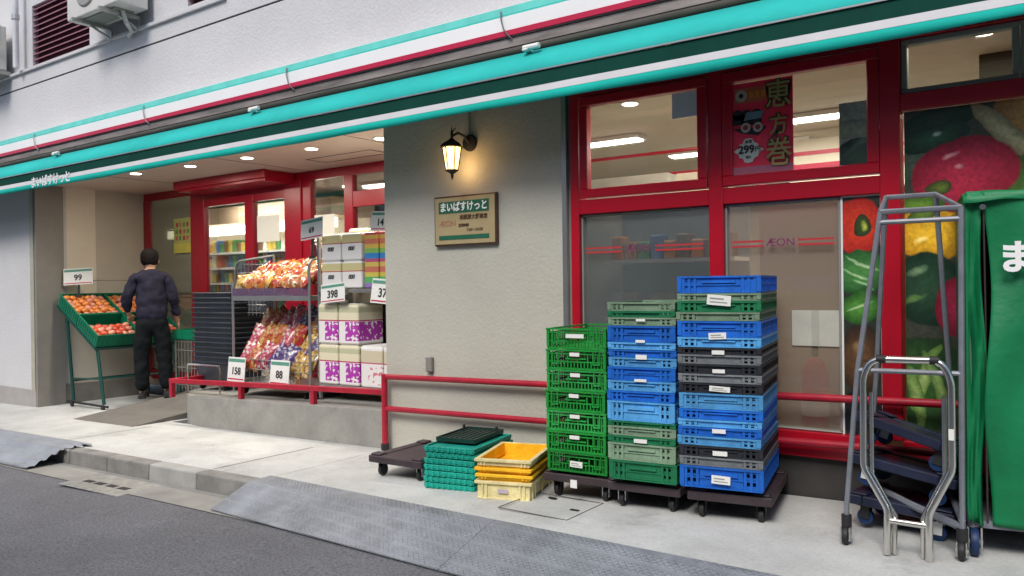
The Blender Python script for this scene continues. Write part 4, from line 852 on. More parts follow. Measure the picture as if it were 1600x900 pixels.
MB().tube([(.066, -.004, .15), (.064, -.006, .6), (.066, -.004, 1.0), (.062, -.004, 1.46)], .004, 6).build('zip', mat('dark_zip', (.03, .02, .02), .6), t)
MB().box(-.004, .004, .0, .64, .18, 1.515).build('side_cover', m_cov, t); MB().box(.86, .868, 0, .64, .18, 1.515).build('side_cover', m_cov, t); MB().box(0, .86, .64, .648, .18, 1.515).build('back_cover', m_cov, t)
b = MB(); n1, n2 = 40, 20; vs = []
for j in range(n2 + 1):
    for i in range(n1 + 1):
        u, v = i / n1, j / n2; e_ = min(1, v * 9, (1 - v) * 9) * min(1, u * 12, (1 - u) * 12)
        hang = .035 + .006 * math.sin(u * 21 + 1) if j == 0 else 0
        vs.append((-.012 + .887 * u, -.022 + .68 * v - (.010 * math.sin(u * 17) if j == 0 else 0), 1.512 + .008 * e_ - hang + (.012 * math.sin(u * 9 + v * 4) - .012 * math.sin(u * 3.14)) * e_))
b.add(vs, [(j * (n1 + 1) + i, j * (n1 + 1) + i + 1, (j + 1) * (n1 + 1) + i + 1, (j + 1) * (n1 + 1) + i) for j in range(n2) for i in range(n1)])
o = b.build('top_cover', m_cov, t, smooth=True); s_ = o.modifiers.new('t', 'SOLIDIFY'); s_.thickness = .004
for x in (.012, .84):
    for y in (.02, .62): MB().tube([(x, y + .012, .12), (x, y + .012, 1.5)], .013, 8).build('cage_post', m_gsteel, t)
MB().box(.0, .86, .03, .64, .12, .15).build('cage_base', m_gsteel, t)
MB().lathe([(.012, -.002), (.012, .0)], c=(.058, -.024, 1.452), n=10, axis='Y').build('eyelet', m_steel, t)
text('まいばすけっと', .135, m_fwhite, t, (.105, -.050, 1.235), align='LEFT', bold=.005, name='shop_name')
for x, y in ((.02, .03), (.82, .03), (.05, .58), (.82, .58)):
    wv = MB().lathe([(.02, -.018), (.055, -.015), (.060, 0), (.055, .015), (.02, .018)], c=(x, y, .060), n=22, axis='X').build('caster_wheel', plastic('navy_wheel', (.012, .035, .11)), t, smooth=True)
    MB().box(x - .028, x - .021, y - .03, y + .02, .04, .125).box(x + .021, x + .028, y - .03, y + .02, .04, .125).lathe([(.016, -.03), (.016, .03)], c=(x, y, .06), n=10, axis='X').build('caster_fork', m_alu, wv)

# ------------------------------------------------------------ goods racks on the platform
def pz(x): return ztop(x)
# snack rack: trolley with top tray and lower bin
m_wire = mat('rack_wire', (.42, .42, .42), .35, .7, var=.1)
SR = thing('snack_rack', 'chrome wire rack with an upper tray and a lower bin of snacks', 'rack', (-6.62, 4.62, pz(-6.1)))
zb = 1.18; y0, y1 = 0, .46
for x in (0, 1.10):
    for y in (y0, y1): MB().tube([(x, y, .03), (x, y, 1.06 if x == 0 else 1.20)], .013, 8).build('post', m_wire, SR, smooth=True)
MB().tube([(1.10, y0, 1.20), (1.10, y0 + .04, 1.25), (1.10, y1 - .04, 1.25), (1.10, y1, 1.20)], .013, 8).build('side_loop', m_wire, SR, smooth=True)
MB().box(0, 1.10, y0 - .012, y1, .885, .93).build('tray_frame', m_wire, SR, bevel=.004); MB().box(-.02, 1.14, y0 - .04, y1 + .02, .10, .135).build('lower_board', m_wire, SR, bevel=.005)
MB().box(0.01, 1.09, y0 - .012, y0 - .008, .931, 1.00).build('tray_lip', glass('clear_plastic', (.8, .7, .85), .12, .1, .25, (.45, .3, .5)), SR)
b = MB()
for z in (.25, .34): b.tube([(0, y0 - .01, z), (1.1, y0 - .01, z)], .005, 5)
for k in range(19): x = .02 + k * .059; b.tube([(x, y0 - .01, .14), (x, y0 - .01, .34)], .003, 4)
for k in range(12): z = .2 + k * .05; b.tube([(1.10, y0, z), (1.10, y1, z)], .003, 4)
b.build('front_wires', m_wire, SR)
for x in (.1, 1.0):
    for y in (.05, .4): MB().lathe([(.01, -.012), (.035, -.01), (.035, .01), (.01, .012)], c=(x, y, .037), n=14, axis='X').build('wheel', m_black, SR)
# pillow bags
def bag_mesh(w_, h_, th, seed):
    rnd = random.Random(seed); n, k = 8, 8; vs = []; fs = []
    for s in (1, -1):
        for j in range(k + 1):
            for i in range(n + 1):
                u, v = i / n * 2 - 1, j / k * 2 - 1; pr = max(0, (1 - abs(u) ** 3)) * max(0, (1 - v ** 4)); wob = .12 * math.sin(u * 5 + seed) * math.sin(v * 4 + seed * 2)
                vs.append((u * w_ / 2 * (1 - .06 * (1 - v * v)), s * th / 2 * (pr * (1 + wob)), v * h_ / 2))
    for s in range(2):
        o_ = s * (n + 1) * (k + 1)
        for j in range(k):
            for i in range(n): a = o_ + j * (n + 1) + i; f_ = (a, a + 1, a + n + 2, a + n + 1); fs.append(f_ if s else f_[::-1])
    return vs, fs
def bag_mat(name, c1, c2, c3):
    m = bpy.data.materials.new(name); m.use_nodes = True; N, L = nodes(m); b_ = N['Principled BSDF']; b_.inputs['Roughness'].default_value = .25; b_.inputs['Coat Weight'].default_value = .3
    tc = N.new('ShaderNodeTexCoord'); v = N.new('ShaderNodeTexVoronoi'); v.inputs['Scale'].default_value = 38; L.new(tc.outputs['Object'], v.inputs['Vector'])
    cr = N.new('ShaderNodeValToRGB'); cr.color_ramp.interpolation = 'CONSTANT'; e = cr.color_ramp.elements; e[0].color = (*c1, 1); e[1].position = .45; e[1].color = (*c2, 1); e2 = e.new(.75); e2.color = (*c3, 1)
    sp = N.new('ShaderNodeSeparateColor'); L.new(v.outputs['Color'], sp.inputs[0]); L.new(sp.outputs[0], cr.inputs[0]); L.new(cr.outputs[0], b_.inputs['Base Color'])
    n_ = N.new('ShaderNodeTexNoise'); n_.inputs['Scale'].default_value = 22; L.new(tc.outputs['Object'], n_.inputs['Vector']); bp = N.new('ShaderNodeBump'); bp.inputs['Strength'].default_value = .6; bp.inputs['Distance'].default_value = .01; L.new(n_.outputs['Fac'], bp.inputs['Height']); L.new(bp.outputs[0], b_.inputs['Normal'])
    return m
bags = [('red and gold', bag_mat('bag_red', (.34, .03, .025), (.50, .28, .06), (.40, .10, .05))), ('orange', bag_mat('bag_orange', (.50, .17, .04), (.56, .40, .16), (.36, .06, .03))), ('pink and white', bag_mat('bag_pink', (.46, .08, .12), (.58, .52, .46), (.34, .03, .06))),
        ('yellow', bag_mat('bag_yellow', (.55, .35, .07), (.32, .13, .04), (.62, .50, .26))), ('violet', bag_mat('bag_violet', (.06, .04, .16), (.45, .44, .46), (.15, .07, .18))), ('brown and cream', bag_mat('bag_brown', (.25, .10, .04), (.62, .50, .32), (.4, .12, .04)))]
bm_ = {}
def bag(ci, size, loc, rot, label, group):
    key = (ci, size)
    if key not in bm_:
        vs, fs = bag_mesh(size[0], size[1], size[2], ci + 1); o = MB().add(vs, fs).build('snack_bag', bags[ci][1], smooth=True)
        for p in o.data.polygons: p.use_smooth = True
        bm_[key] = o
    else: o = bm_[key].copy(); C.objects.link(o)
    o.location = loc; o.rotation_euler = rot; tag(o, label, 'snack bag', group)
rz_ = pz(-6.1); rnd = random.Random(11)
for row in range(4):
    nb = 8
    for k in range(nb):
        ci = rnd.choice((0, 1, 1, 3, 0, 5, 2)); x = -6.58 + (k + .5) * 1.04 / nb + rnd.uniform(-.02, .02); y = 4.66 + row * .105; z = rz_ + 1.05 + row * .055 + rnd.uniform(-.01, .02)
        bag(ci, (.17, .15, .075), (x, y, z), (R(-35 + rnd.uniform(-20, 20)), R(rnd.uniform(-30, 30)), R(rnd.uniform(-25, 25))), f'{bags[ci][0]} snack bag, {NTH[k]} from left in {["front", "second", "third", "back"][row]} row of upper tray', 'snack bags heaped in the upper tray')
for row in range(3):
    nb = 7
    for k in range(nb):
        ci = (2, 0, 2, 4, 4, 3, 3)[k] if row == 0 else rnd.choice((0, 1, 5, 3, 4)) if k > 3 else rnd.choice((0, 2, 0, 1))
        x = -6.56 + (k + .5) * 1.04 / nb; y = 4.68 + row * .12; z = rz_ + .35 + row * .17 + rnd.uniform(-.02, .03) - (.05 if k > 4 else 0)
        bag(ci, (.18, .27, .08), (x, y, z), (R(-24 + rnd.uniform(-10, 8)), R(18 + rnd.uniform(-16, 16)), R(rnd.uniform(-15, 15))), f'{bags[ci][0]} snack bag, {NTH[k]} from left in {["front", "middle", "back"][row]} row of lower bin', 'snack bags stood in the lower bin')
def card(loc, w_, h_, price, lab, rz=0, tilt=0, stem=0, size=None):
    t = thing('price_card', lab, 'price card', loc, rz, 'shop price cards'); t.rotation_euler = (R(-6), R(tilt), rz)
    MB().box(-w_ / 2, w_ / 2, 0, .004, 0, h_).build('card', m_paper, t); MB().box(-w_ / 2 + .008, w_ / 2 - .008, -.002, -.0005, h_ * .80, h_ * .93).build('green_header', mat('green_header', (.10, .30, .22), .6), t)
    text(price, size or h_ * .42, m_ink, t, (0, -.004, h_ * .42), name='price', bold=.0012)
    MB().box(-w_ / 2 + .01, w_ / 2 - .01, -.002, -.0005, h_ * .07, h_ * .12).build('red_rule', m_fred, t)
    if stem: MB().box(-.012, .012, .006, .018, -stem, h_ * .35).box(-.035, .035, .004, .02, -stem - .01, -stem + .01).build('clip_stem', m_black, t)
card((-6.47, 4.53, rz_ + .135), .26, .225, '158', 'price card with number 158 on the left half of the snack bin'); card((-5.84, 4.53, rz_ + .135), .26, .225, '88', 'price card with number 88 on the right half of the snack bin')
# tissue and toilet paper packs on shelves
TR = thing('paper_rack', 'low shelving carrying tissue and toilet paper packs beside the beige wall', 'rack', (-5.46, 4.66, pz(-4.95)))
for zz2 in (.10, .92): MB().box(0, 1.03, 0, .52, zz2, zz2 + .03).build('shelf_board', m_wire, TR, bevel=.004)
for x in (.004, 1.02):
    for y in (.02, .5): MB().box(x - .012, x + .012, y - .012, y + .012, 0, 1.4).build('post', m_wire, TR)
MB().box(.2, 1.03, .46, .48, .13, .82).build('back_panel', mat('dark_back', (.06, .055, .045), .7), TR)
def band_mat(name, bands, blob=None, bs=14, thr=.5):
    """printed wrap: list of (z_top_fraction, colour) from below in generated z; optional printed blobs"""
    m = bpy.data.materials.new(name); m.use_nodes = True; N, L = nodes(m); b_ = N['Principled BSDF']; b_.inputs['Roughness'].default_value = .3
    tc = N.new('ShaderNodeTexCoord'); s_ = N.new('ShaderNodeSeparateXYZ'); L.new(tc.outputs['Generated'], s_.inputs[0])
    cr = N.new('ShaderNodeValToRGB'); cr.color_ramp.interpolation = 'CONSTANT'; e = cr.color_ramp.elements
    e[0].position = 0; e[0].color = (*bands[0][1], 1); e.remove(e[1])
    for pz_, c in bands[1:]: q_ = e.new(pz_); q_.color = (*c, 1)
    L.new(s_.outputs['Z'], cr.inputs[0]); cur = cr.outputs[0]
    if blob:
        bc, z0_, z1_ = blob; v = N.new('ShaderNodeTexNoise'); v.inputs['Scale'].default_value = bs; v.inputs['Detail'].default_value = 1; L.new(tc.outputs['Object'], v.inputs['Vector'])
        a = N.new('ShaderNodeMath'); a.operation = 'GREATER_THAN'; a.inputs[1].default_value = thr; L.new(v.outputs['Fac'], a.inputs[0])
        g1 = N.new('ShaderNodeMath'); g1.operation = 'GREATER_THAN'; g1.inputs[1].default_value = z0_; L.new(s_.outputs['Z'], g1.inputs[0]); g2 = N.new('ShaderNodeMath'); g2.operation = 'LESS_THAN'; g2.inputs[1].default_value = z1_; L.new(s_.outputs['Z'], g2.inputs[0])
        m1 = N.new('ShaderNodeMath'); m1.operation = 'MULTIPLY'; L.new(a.outputs[0], m1.inputs[0]); L.new(g1.outputs[0], m1.inputs[1]); m3 = N.new('ShaderNodeMath'); m3.operation = 'MULTIPLY'; L.new(m1.outputs[0], m3.inputs[0]); L.new(g2.outputs[0], m3.inputs[1])
        g3 = N.new('ShaderNodeMath'); g3.operation = 'GREATER_THAN'; g3.inputs[1].default_value = .36; L.new(s_.outputs['X'], g3.inputs[0]); m2 = N.new('ShaderNodeMath'); m2.operation = 'MULTIPLY'; L.new(m3.outputs[0], m2.inputs[0]); L.new(g3.outputs[0], m2.inputs[1])
        mx = N.new('ShaderNodeMix'); mx.data_type = 'RGBA'; L.new(m2.outputs[0], mx.inputs[0]); L.new(cur, mx.inputs[6]); mx.inputs[7].default_value = (*bc, 1); cur = mx.outputs[2]
    L.new(cur, b_.inputs['Base Color']); n_ = N.new('ShaderNodeTexNoise'); n_.inputs['Scale'].default_value = 30; L.new(tc.outputs['Object'], n_.inputs['Vector']); bp = N.new('ShaderNodeBump'); bp.inputs['Strength'].default_value = .25; bp.inputs['Distance'].default_value = .01; L.new(n_.outputs['Fac'], bp.inputs['Height']); L.new(bp.outputs[0], b_.inputs['Normal'])
    return m
WH = (.84, .82, .80); CRM = (.78, .72, .52)
pm = band_mat('purple_print_wrap', [(0, (.60, .55, .50)), (.05, WH), (.58, (.5, .04, .12)), (.61, CRM), (.80, (.55, .55, .36)), (.92, CRM)], ((.45, .05, .42), .10, .57), 26, .44)
pk2 = band_mat('pink_print_wrap', [(0, WH), (.58, (.55, .10, .16)), (.61, (.64, .58, .42)), (.9, WH)], ((.70, .22, .30), .08, .57), 22, .58)
wm = band_mat('cream_print_wrap', [(0, WH), (.62, (.50, .05, .08)), (.65, (.66, .58, .30)), (.93, WH)])
rm = band_mat('rainbow_wrap', [(0, (.3, .2, .5)), (.09, (.12, .45, .15)), (.20, (.65, .55, .10)), (.28, (.60, .18, .12)), (.38, (.65, .5, .12)), (.46, (.5, .1, .2)), (.52, (.05, .25, .6)), (.62, (.25, .5, .12)), (.70, (.7, .5, .1)), (.78, (.65, .2, .12)), (.87, (.7, .45, .1)), (.94, (.5, .08, .12))])
protoP = {}
def pack(m, w_, h_, d_, loc, lab, group, txt=None, name='paper_pack'):
    key = (m.name, w_, h_)
    if key not in protoP:
        t = thing(name, lab, 'paper pack', loc, 0, group); MB().box(-w_ / 2 + .004, w_ / 2 - .004, 0, d_, 0, h_ - .003).build('wrap', m, t, bevel=.016, seg=3)
        b = MB(); n = 2
        for k in range(n): x = -w_ / 2 + w_ * (k + .5) / n
        MB().box(-w_ / 2 + .02, w_ / 2 - .02, .01, d_ - .01, h_ - .003, h_ + .004).build('folded_top', m_paper, t, bevel=.003)
        if txt: text(txt, .05, m_ink, t, (0.0, -.003, h_ * .42), name='print', bold=.001, shear=.3)
        protoP[key] = t
    else: t = copy_tree(protoP[key]); t.location = loc
    tag(t, lab, 'paper pack', group)
zp = pz(-4.95)
for r_ in range(2):
    for k in range(2): pack(pm, .250, .345, .3, (-5.33 + k * .255, 4.655, zp + .13 + r_ * .348), f'purple printed toilet paper pack, {["left", "right"][k]} of the {["lower", "upper"][r_]} pair', 'purple printed toilet paper packs')
for k in range(2): pack(pk2, .26, .345, .3, (-4.81 + k * .265 - .005, 4.665, zp + .13), f'pink printed toilet paper pack low on the rack, {["beside the purple ones", "nearer the wall"][k]}', 'pink printed toilet paper packs')
for r_ in range(2):
    for k in range(2): pack(wm, .25, .232, .3, (-5.29 + k * .255, 4.665, zp + .955 + r_ * .238), f'cream tissue pack with red line, {["left", "right"][k]} in the {["lower", "upper"][r_]} row', 'cream tissue packs', '000')
for k in range(2): pack(rm, .17, .47, .3, (-4.80 + k * .175, 4.665, zp + .955), f'rainbow striped tissue pack {["next to the cream ones", "against the wall"][k]}', 'rainbow striped tissue packs')
for k in range(3): pack(wm, .25, .232, .3, (-5.29 + k * .255, 4.98, zp + .955 + .30), f'cream tissue pack at the back of the top shelf, {NTH[k]} from the left', 'cream tissue packs')
card((-5.20, 4.60, zp + .84), .30, .16, '398', 'price card reading 398 on the paper rack', tilt=-5, size=.09); card((-4.62, 4.60, zp + .83), .26, .20, '37', 'price card reading 37 beside the wall', tilt=4, size=.10)
card((-5.48, 4.62, zp + 1.39), .29, .18, '69', 'price card on a black clip above the snack rack', tilt=-5, stem=.16, size=.07); card((-4.66, 4.63, zp + 1.42), .22, .16, '14', 'price card reading 14 above the rainbow packs', tilt=3, size=.08)
# wire trolley + purple box behind
WT = thing('wire_trolley', 'wire mesh trolley with clear plastic sheet left of the snack rack', 'trolley', (-7.05, 4.95, pz(-6.9)))
MB().tube([(0, 0, .05), (0, 0, 1.20), (.03, 0, 1.27), (.08, 0, 1.30), (.62, 0, 1.34)], .012, 8).tube([(.62, 0, .05), (.62, 0, 1.34)], .012, 8).build('frame', m_wire, WT, smooth=True)
b = MB()
for k in range(10): b.tube([(.04 + k * .06, 0, .75), (.04 + k * .06, 0, 1.30)], .003, 4)
for k in range(7): b.tube([(0, 0, .78 + k * .08), (.62, 0, .78 + k * .08)], .003, 4)
b.build('mesh_side', m_wire, WT); MB().box(.01, .61, .02, .024, .8, 1.28).build('plastic_sheet', glass('clear_sheet', (.8, .84, .88), .08, .1, .2, (.5, .55, .62)), WT)
o = MB().box(0, .50, 0, .22, 0, .22).build('purple_box', mat('purple_card', (.17, .03, .12), .5), loc=(-5.95, 5.12, pz(-5.9) + 1.15), bevel=.006); tag(o, 'purple cardboard box behind the upper snack tray', 'box')
o = MB().box(-.02, .52, .05, .33, 0, 1.13).build('display_stand', m_tan, loc=(-5.95, 5.08, pz(-5.9))); tag(o, 'tan display stand carrying the purple box', 'stand')
MBt = MB().tube([(0, 0, 0), (0, 0, .28), (.03, 0, .31), (.34, 0, .33), (.38, 0, .30), (.38, 0, 0)], .014, 8).build('wire_loop', m_wire, loc=(-5.98, 5.05, pz(-5.9) + 1.12), smooth=True); tag(MBt, 'bent steel bar loop above the upper snack tray', 'bar')
# shopping baskets
BK = None
for i in range(15):
    z = pz(-7.3) + .10 + i * .050; lab = f'dark grey shopping basket, {"lowest" if i == 0 else ("topmost" if i == 14 else NTH[i] + " from the bottom")} in the nested stack'
    if BK is None:
        BK = thing('shopping_basket', lab, 'basket', (0, 0, 0), 0, 'nested dark shopping baskets'); b = MB()
        w0, d0, w1, d1, hh = .42, .30, .50, .37, .20
        def ring(wa, da, za, wb, db, zb_):
            A_ = [(-wa / 2, -da / 2, za), (wa / 2, -da / 2, za), (wa / 2, da / 2, za), (-wa / 2, da / 2, za)]; B_ = [(-wb / 2, -db / 2, zb_), (wb / 2, -db / 2, zb_), (wb / 2, db / 2, zb_), (-wb / 2, db / 2, zb_)]
            b.add(A_ + B_, [(0, 1, 5, 4), (1, 2, 6, 5), (2, 3, 7, 6), (3, 0, 4, 7)])
        ring(w0, d0, 0, w1, d1, hh); b.quad(*[(-w0 / 2, -d0 / 2, 0), (w0 / 2, -d0 / 2, 0), (w0 / 2, d0 / 2, 0), (-w0 / 2, d0 / 2, 0)])
        mb_ = plastic('dark_basket', (.035, .042, .055), rough=.45); b.build('bin', mb_, BK); r2 = MB(); wall_ring(r2, w1 + .02, d1 + .02, hh - .018, hh, .014); r2.build('rim', mb_, BK, bevel=.004); o = BK
    else: o = copy_tree(BK)
    o.scale = (1.3, 1.1, 1); o.location = (-7.20 + random.uniform(-.006, .006) + i * .0, 4.98, z); o.rotation_euler.z = R(random.uniform(-1, 1)); o['label'] = lab
t = thing('basket_trolley', 'low black wheeled base under the nested shopping baskets', 'trolley', (-7.27, 4.98, pz(-7.3)))
MB().box(-.24, .24, -.18, .18, .07, .095).build('deck', m_black, t)
for x in (-.2, .2):
    for y in (-.14, .14): MB().lathe([(.01, -.012), (.034, -.01), (.034, .01), (.01, .012)], c=(x, y, .035), n=14, axis='X').build('wheel', m_black, t)
o = MB().tube([(-.27, 0, 0), (-.27, 0, .25), (-.25, 0, .28), (.25, 0, .28), (.27, 0, .25), (.27, 0, 0)], .011, 8).build('chrome_hoop', m_steel, loc=(-7.12, 4.62, pz(-7.15)), smooth=True); tag(o, 'low chrome hoop barrier before the stack of shopping baskets', 'barrier')

# ------------------------------------------------------------ fruit stand
FS = thing('fruit_stand', 'dark green slanted fruit stand on casters by the entrance pillar', 'stand', (-9.75, 4.62, g(-9.75)))
zf = -g(-9.75); m_fs = mat('dark_green_steel', (.006, .06, .05), .4, var=.1)
fx = lambda x: x + 9.75
for y in (.04, .98):
    MB().tube([(fx(-9.97), y, .85 + zf), (fx(-9.84), y, .07)], .020, 8).build('leg', m_fs, FS, smooth=True); MB().tube([(fx(-9.27), y, .52 + zf), (fx(-9.13), y, .07)], .020, 8).build('leg', m_fs, FS, smooth=True)
    MB().tube([(fx(-10.0), y, .05), (fx(-9.05), y, .05)], .014, 8).build('foot_rail', m_black, FS, smooth=True)
    for x in (-9.84, -9.12): MB().lathe([(.01, -.012), (.033, -.01), (.033, .01), (.01, .012)], c=(fx(x), y - .02, .034), n=14, axis='Y').build('caster', m_black, FS)
MB().tube([(fx(-9.2), .04, .36), (fx(-9.2), .98, .36)], .012, 8).tube([(fx(-9.9), .04, .30), (fx(-9.9), .98, .30)], .012, 8).tube([(fx(-9.9), .04, .33), (fx(-9.2), .04, .36)], .010, 8).build('brace', m_fs, FS, smooth=True)
m_bas = plastic('green_basket', (.006, .16, .085), rough=.35)
sl = math.atan2(.50, .92)      # slope of the display
# sloped bed
U = Vector((math.cos(sl), 0, -math.sin(sl))); Nn = Vector((math.sin(sl), 0, math.cos(sl))); O_ = Vector((fx(-10.12), 0, 1.01 + zf))
def sp_(u, y, n): return O_ + U * u + Nn * n + Vector((0, y, 0))
b = MB(); b.hexa([sp_(0, 0, -.04), sp_(1.02, 0, -.04), sp_(1.02, 1.04, -.04), sp_(0, 1.04, -.04)], [sp_(0, 0, -.01), sp_(1.02, 0, -.01), sp_(1.02, 1.04, -.01), sp_(0, 1.04, -.01)]); b.build('bed', m_fs, FS)
rown = ['upper', 'lower']; coln = ['near', 'far']
fru = [('orange', mat('persimmon', (.78, .26, .06), .4, var=.15, vs=8, objvar=.15)), ('red', mat('tomato', (.68, .10, .05), .35, var=.15, vs=8, objvar=.2)), ('pinkish', mat('peach_red', (.75, .30, .20), .45, var=.2, vs=8, objvar=.15))]
fprot = {}
def fruit(ci, loc, lab, grp, r):
    if (ci, r) not in fprot:
        prof = [(max(.0005, r * math.sin(a) * (1.06)), -r * math.cos(a) * .82 - (.10 * r if a > 2.9 else 0)) for a in [math.pi * k / 8 for k in range(9)]]
        t = thing('fruit', lab, 'fruit', loc, 0, grp); MB().lathe(prof, n=12, cap=False).build('flesh', fru[ci][1], t, smooth=True)
        MB().lathe([(.010, r * .74), (.004, r * .86)], n=6).build('stalk', m_fs, t); fprot[(ci, r)] = t
    else: t = copy_tree(fprot[(ci, r)]); t.location = loc; tag(t, lab, 'fruit', grp)
    t.rotation_euler = (random.uniform(-.5, .5), random.uniform(-.5, .5), random.uniform(0, 6))
for rr in range(2):
    for cc in range(2):
        u0, u1 = (.01, .50) if rr == 0 else (.52, 1.01); ya_, yb_ = (.0, .515) if cc == 0 else (.525, 1.04)
        t = thing('fruit_basket', f'green plastic fruit basket, {rown[rr]} row on the {coln[cc]} side of the stand', 'basket', (-9.75, 4.62, g(-9.75)), 0, 'green baskets on the fruit stand')
        b = MB(); hb = .135
        def wl(ua, ub, va, vb, n0=0, n1=hb): b.hexa([sp_(ua, va, n0), sp_(ub, va, n0), sp_(ub, vb, n0), sp_(ua, vb, n0)], [sp_(ua, va, n1), sp_(ub, va, n1), sp_(ub, vb, n1), sp_(ua, vb, n1)])
        wl(u0, u1, ya_, yb_, 0, .008); wl(u0, u1, ya_, ya_ + .008, .009); wl(u0, u1, yb_ - .008, yb_, .009); wl(u0, u0 + .008, ya_ + .009, yb_ - .009, .009); wl(u1 - .008, u1, ya_ + .009, yb_ - .009, .009)
        b.build('tub', m_bas, t); b = MB()
        wl(u0 - .008, u1 + .008, ya_ - .008, ya_ + .006, hb + .001, hb + .018); wl(u0 - .008, u1 + .008, yb_ - .006, yb_ + .004, hb + .001, hb + .018); wl(u0 - .008, u0 + .006, ya_ + .007, yb_ - .007, hb + .001, hb + .018); wl(u1 - .006, u1 + .006, ya_ + .007, yb_ - .007, hb + .001, hb + .018)
        if cc == 0:
            for k in range(9): uu = u0 + .03 + k * .052; wl(uu, uu + .012, ya_ - .007, ya_ - .0005, .02, hb - .005)
            wl(u0 + .01, u1 - .01, ya_ - .009, ya_ - .0075, .06, .07)
        if rr == 1:
            for k in range(9): vv = ya_ + .03 + k * .052; wl(u1 + .0005, u1 + .007, vv, vv + .012, .02, hb - .005)
        b.build('rim', m_bas, t, bevel=.002)
        for i in range(6 if rr == 0 else 4):
            for k in range(6):
                if rr == 1 and i == 0: continue
                r = .042; u = (u0 + .055 + i * .078) if rr == 0 else (u0 + .14 + i * .082); v = ya_ + .05 + k * .082 + random.uniform(-.006, .006)
                p = sp_(u, v, .075 + random.uniform(0, .03) + (.02 if rr == 0 else .015)) + Vector((-9.75, 4.62, g(-9.75)))
                ci = random.choice((0, 0, 2) if rr == 0 else (1, 2, 1, 2)); fruit(ci, p, f'{fru[ci][0]} fruit heaped in the {rown[rr]} {coln[cc]} basket of the stand', f'{fru[ci][0]} fruit in the {rown[rr]} {coln[cc]} basket', r)
for (x, y, z, w_, h_, pr, lab) in ((-9.98, 4.80, 1.25, .36, .20, '99', 'cream price card on a black clip above the near fruit basket'), (-9.30, 5.20, 1.24, .13, .08, '99', 'small price card on a clip above the far fruit basket')):
    card((x, y, z), w_, h_, pr, lab, tilt=-3, stem=.14, size=.10 if w_ > .2 else .05, rz=R(35))
# small crate stand to the right of the man
t = thing('wire_stand', 'wire stand with a green tray beside the man at the entrance', 'stand', (-8.45, 5.42, -.03))
MB().box(-.24, .24, -.16, .16, .62, .63).build('tray_floor', m_bas, t); b = MB(); wall_ring(b, .50, .34, .63, .74, .010); b.build('tray', m_bas, t)
b = MB()
for z in (.1, .3, .5, .6): b.tube([(-.22, -.15, z), (.22, -.15, z), (.22, .15, z), (-.22, .15, z)], .005, 5, closed=True)
for k in range(8): b.tube([(-.22 + k * .063, -.15, .03), (-.22 + k * .063, -.15, .62)], .003, 4)
for x in (-.22, .22):
    for y in (-.15, .15): b.tube([(x, y, 0), (x, y, .62)], .009, 6)
b.build('wire_frame', m_wire, t)
t0 = fprot
for k in range(6):
    t = copy_tree(fprot[(1, .042)]); t.location = (-8.62 + k * .07, 5.36 + (k % 2) * .07, .66); tag(t, 'red fruit in the green tray of the wire stand', 'fruit', 'red fruit on the wire stand')

# ------------------------------------------------------------ person
def skinned(name, m, verts, edges, radii, root=0, parent=None, sub=2, noise=0):
    me = bpy.data.meshes.new(name); me.from_pydata([Vector(v) for v in verts], edges, []); o = bpy.data.objects.new(name, me); C.objects.link(o)
    me.materials.append(m)
    sk = o.modifiers.new('skin', 'SKIN'); sk.use_smooth_shade = True; sk.branch_smoothing = .6
    for i, r in enumerate(radii): me.skin_vertices[0].data[i].radius = r if isinstance(r, tuple) else (r, r)
    me.skin_vertices[0].data[root].use_root = True
    s_ = o.modifiers.new('sub', 'SUBSURF'); s_.levels = sub; s_.render_levels = sub
    if parent: o.parent = parent
    return o
def chain(pts, start=0): return [(start + i, start + i + 1) for i in range(len(pts) - 1)]
# local axes: +y is where he faces, +x his right hand
MP = (-8.68, 5.02, -.055)
man = thing('person', 'person seen from behind in dark blue shirt and black trousers picking fruit', 'person', MP, R(60)); man.rotation_euler = (R(-2.5), R(-1.5), R(60))
k_ = 1.0
V = [(0, 0, .90), (0, 0, 1.10), (0, .0, 1.30), (0, -.005, 1.42), (0, .005, 1.48), (0, .03, 1.56), (0, .035, 1.63),            # pelvis .. head
     (.10, 0, .86), (.115, .02, .48), (.12, 0, .10), (.125, .10, .05),                                                     # right leg
     (-.10, 0, .86), (-.125, .03, .48), (-.135, 0, .10), (-.14, .10, .05),                                                    # left leg
     (.155, 0, 1.37), (.235, -.03, 1.13), (.262, .06, .90), (.270, .10, .84),                                                      # right arm
     (-.155, 0, 1.37), (-.262, .03, 1.14), (-.250, .26, .98), (-.24, .33, .955)]
E_ = [(0, 1), (1, 2), (2, 3), (3, 4), (4, 5), (5, 6), (0, 7), (7, 8), (8, 9), (9, 10), (0, 11), (11, 12), (12, 13), (13, 14), (3, 15), (15, 16), (16, 17), (17, 18), (3, 19), (19, 20), (20, 21), (21, 22)]
Rr = [(.12, .09), (.11, .085), (.13, .09), (.08, .07), (.052, .052), (.068, .080), (.062, .072), .07, .05, .035, .03, .07, .05, .035, .03, .045, .038, .027, .030, .045, .038, .027, .030]
body = skinned('body', m_skin, V, E_, Rr, 0, man)
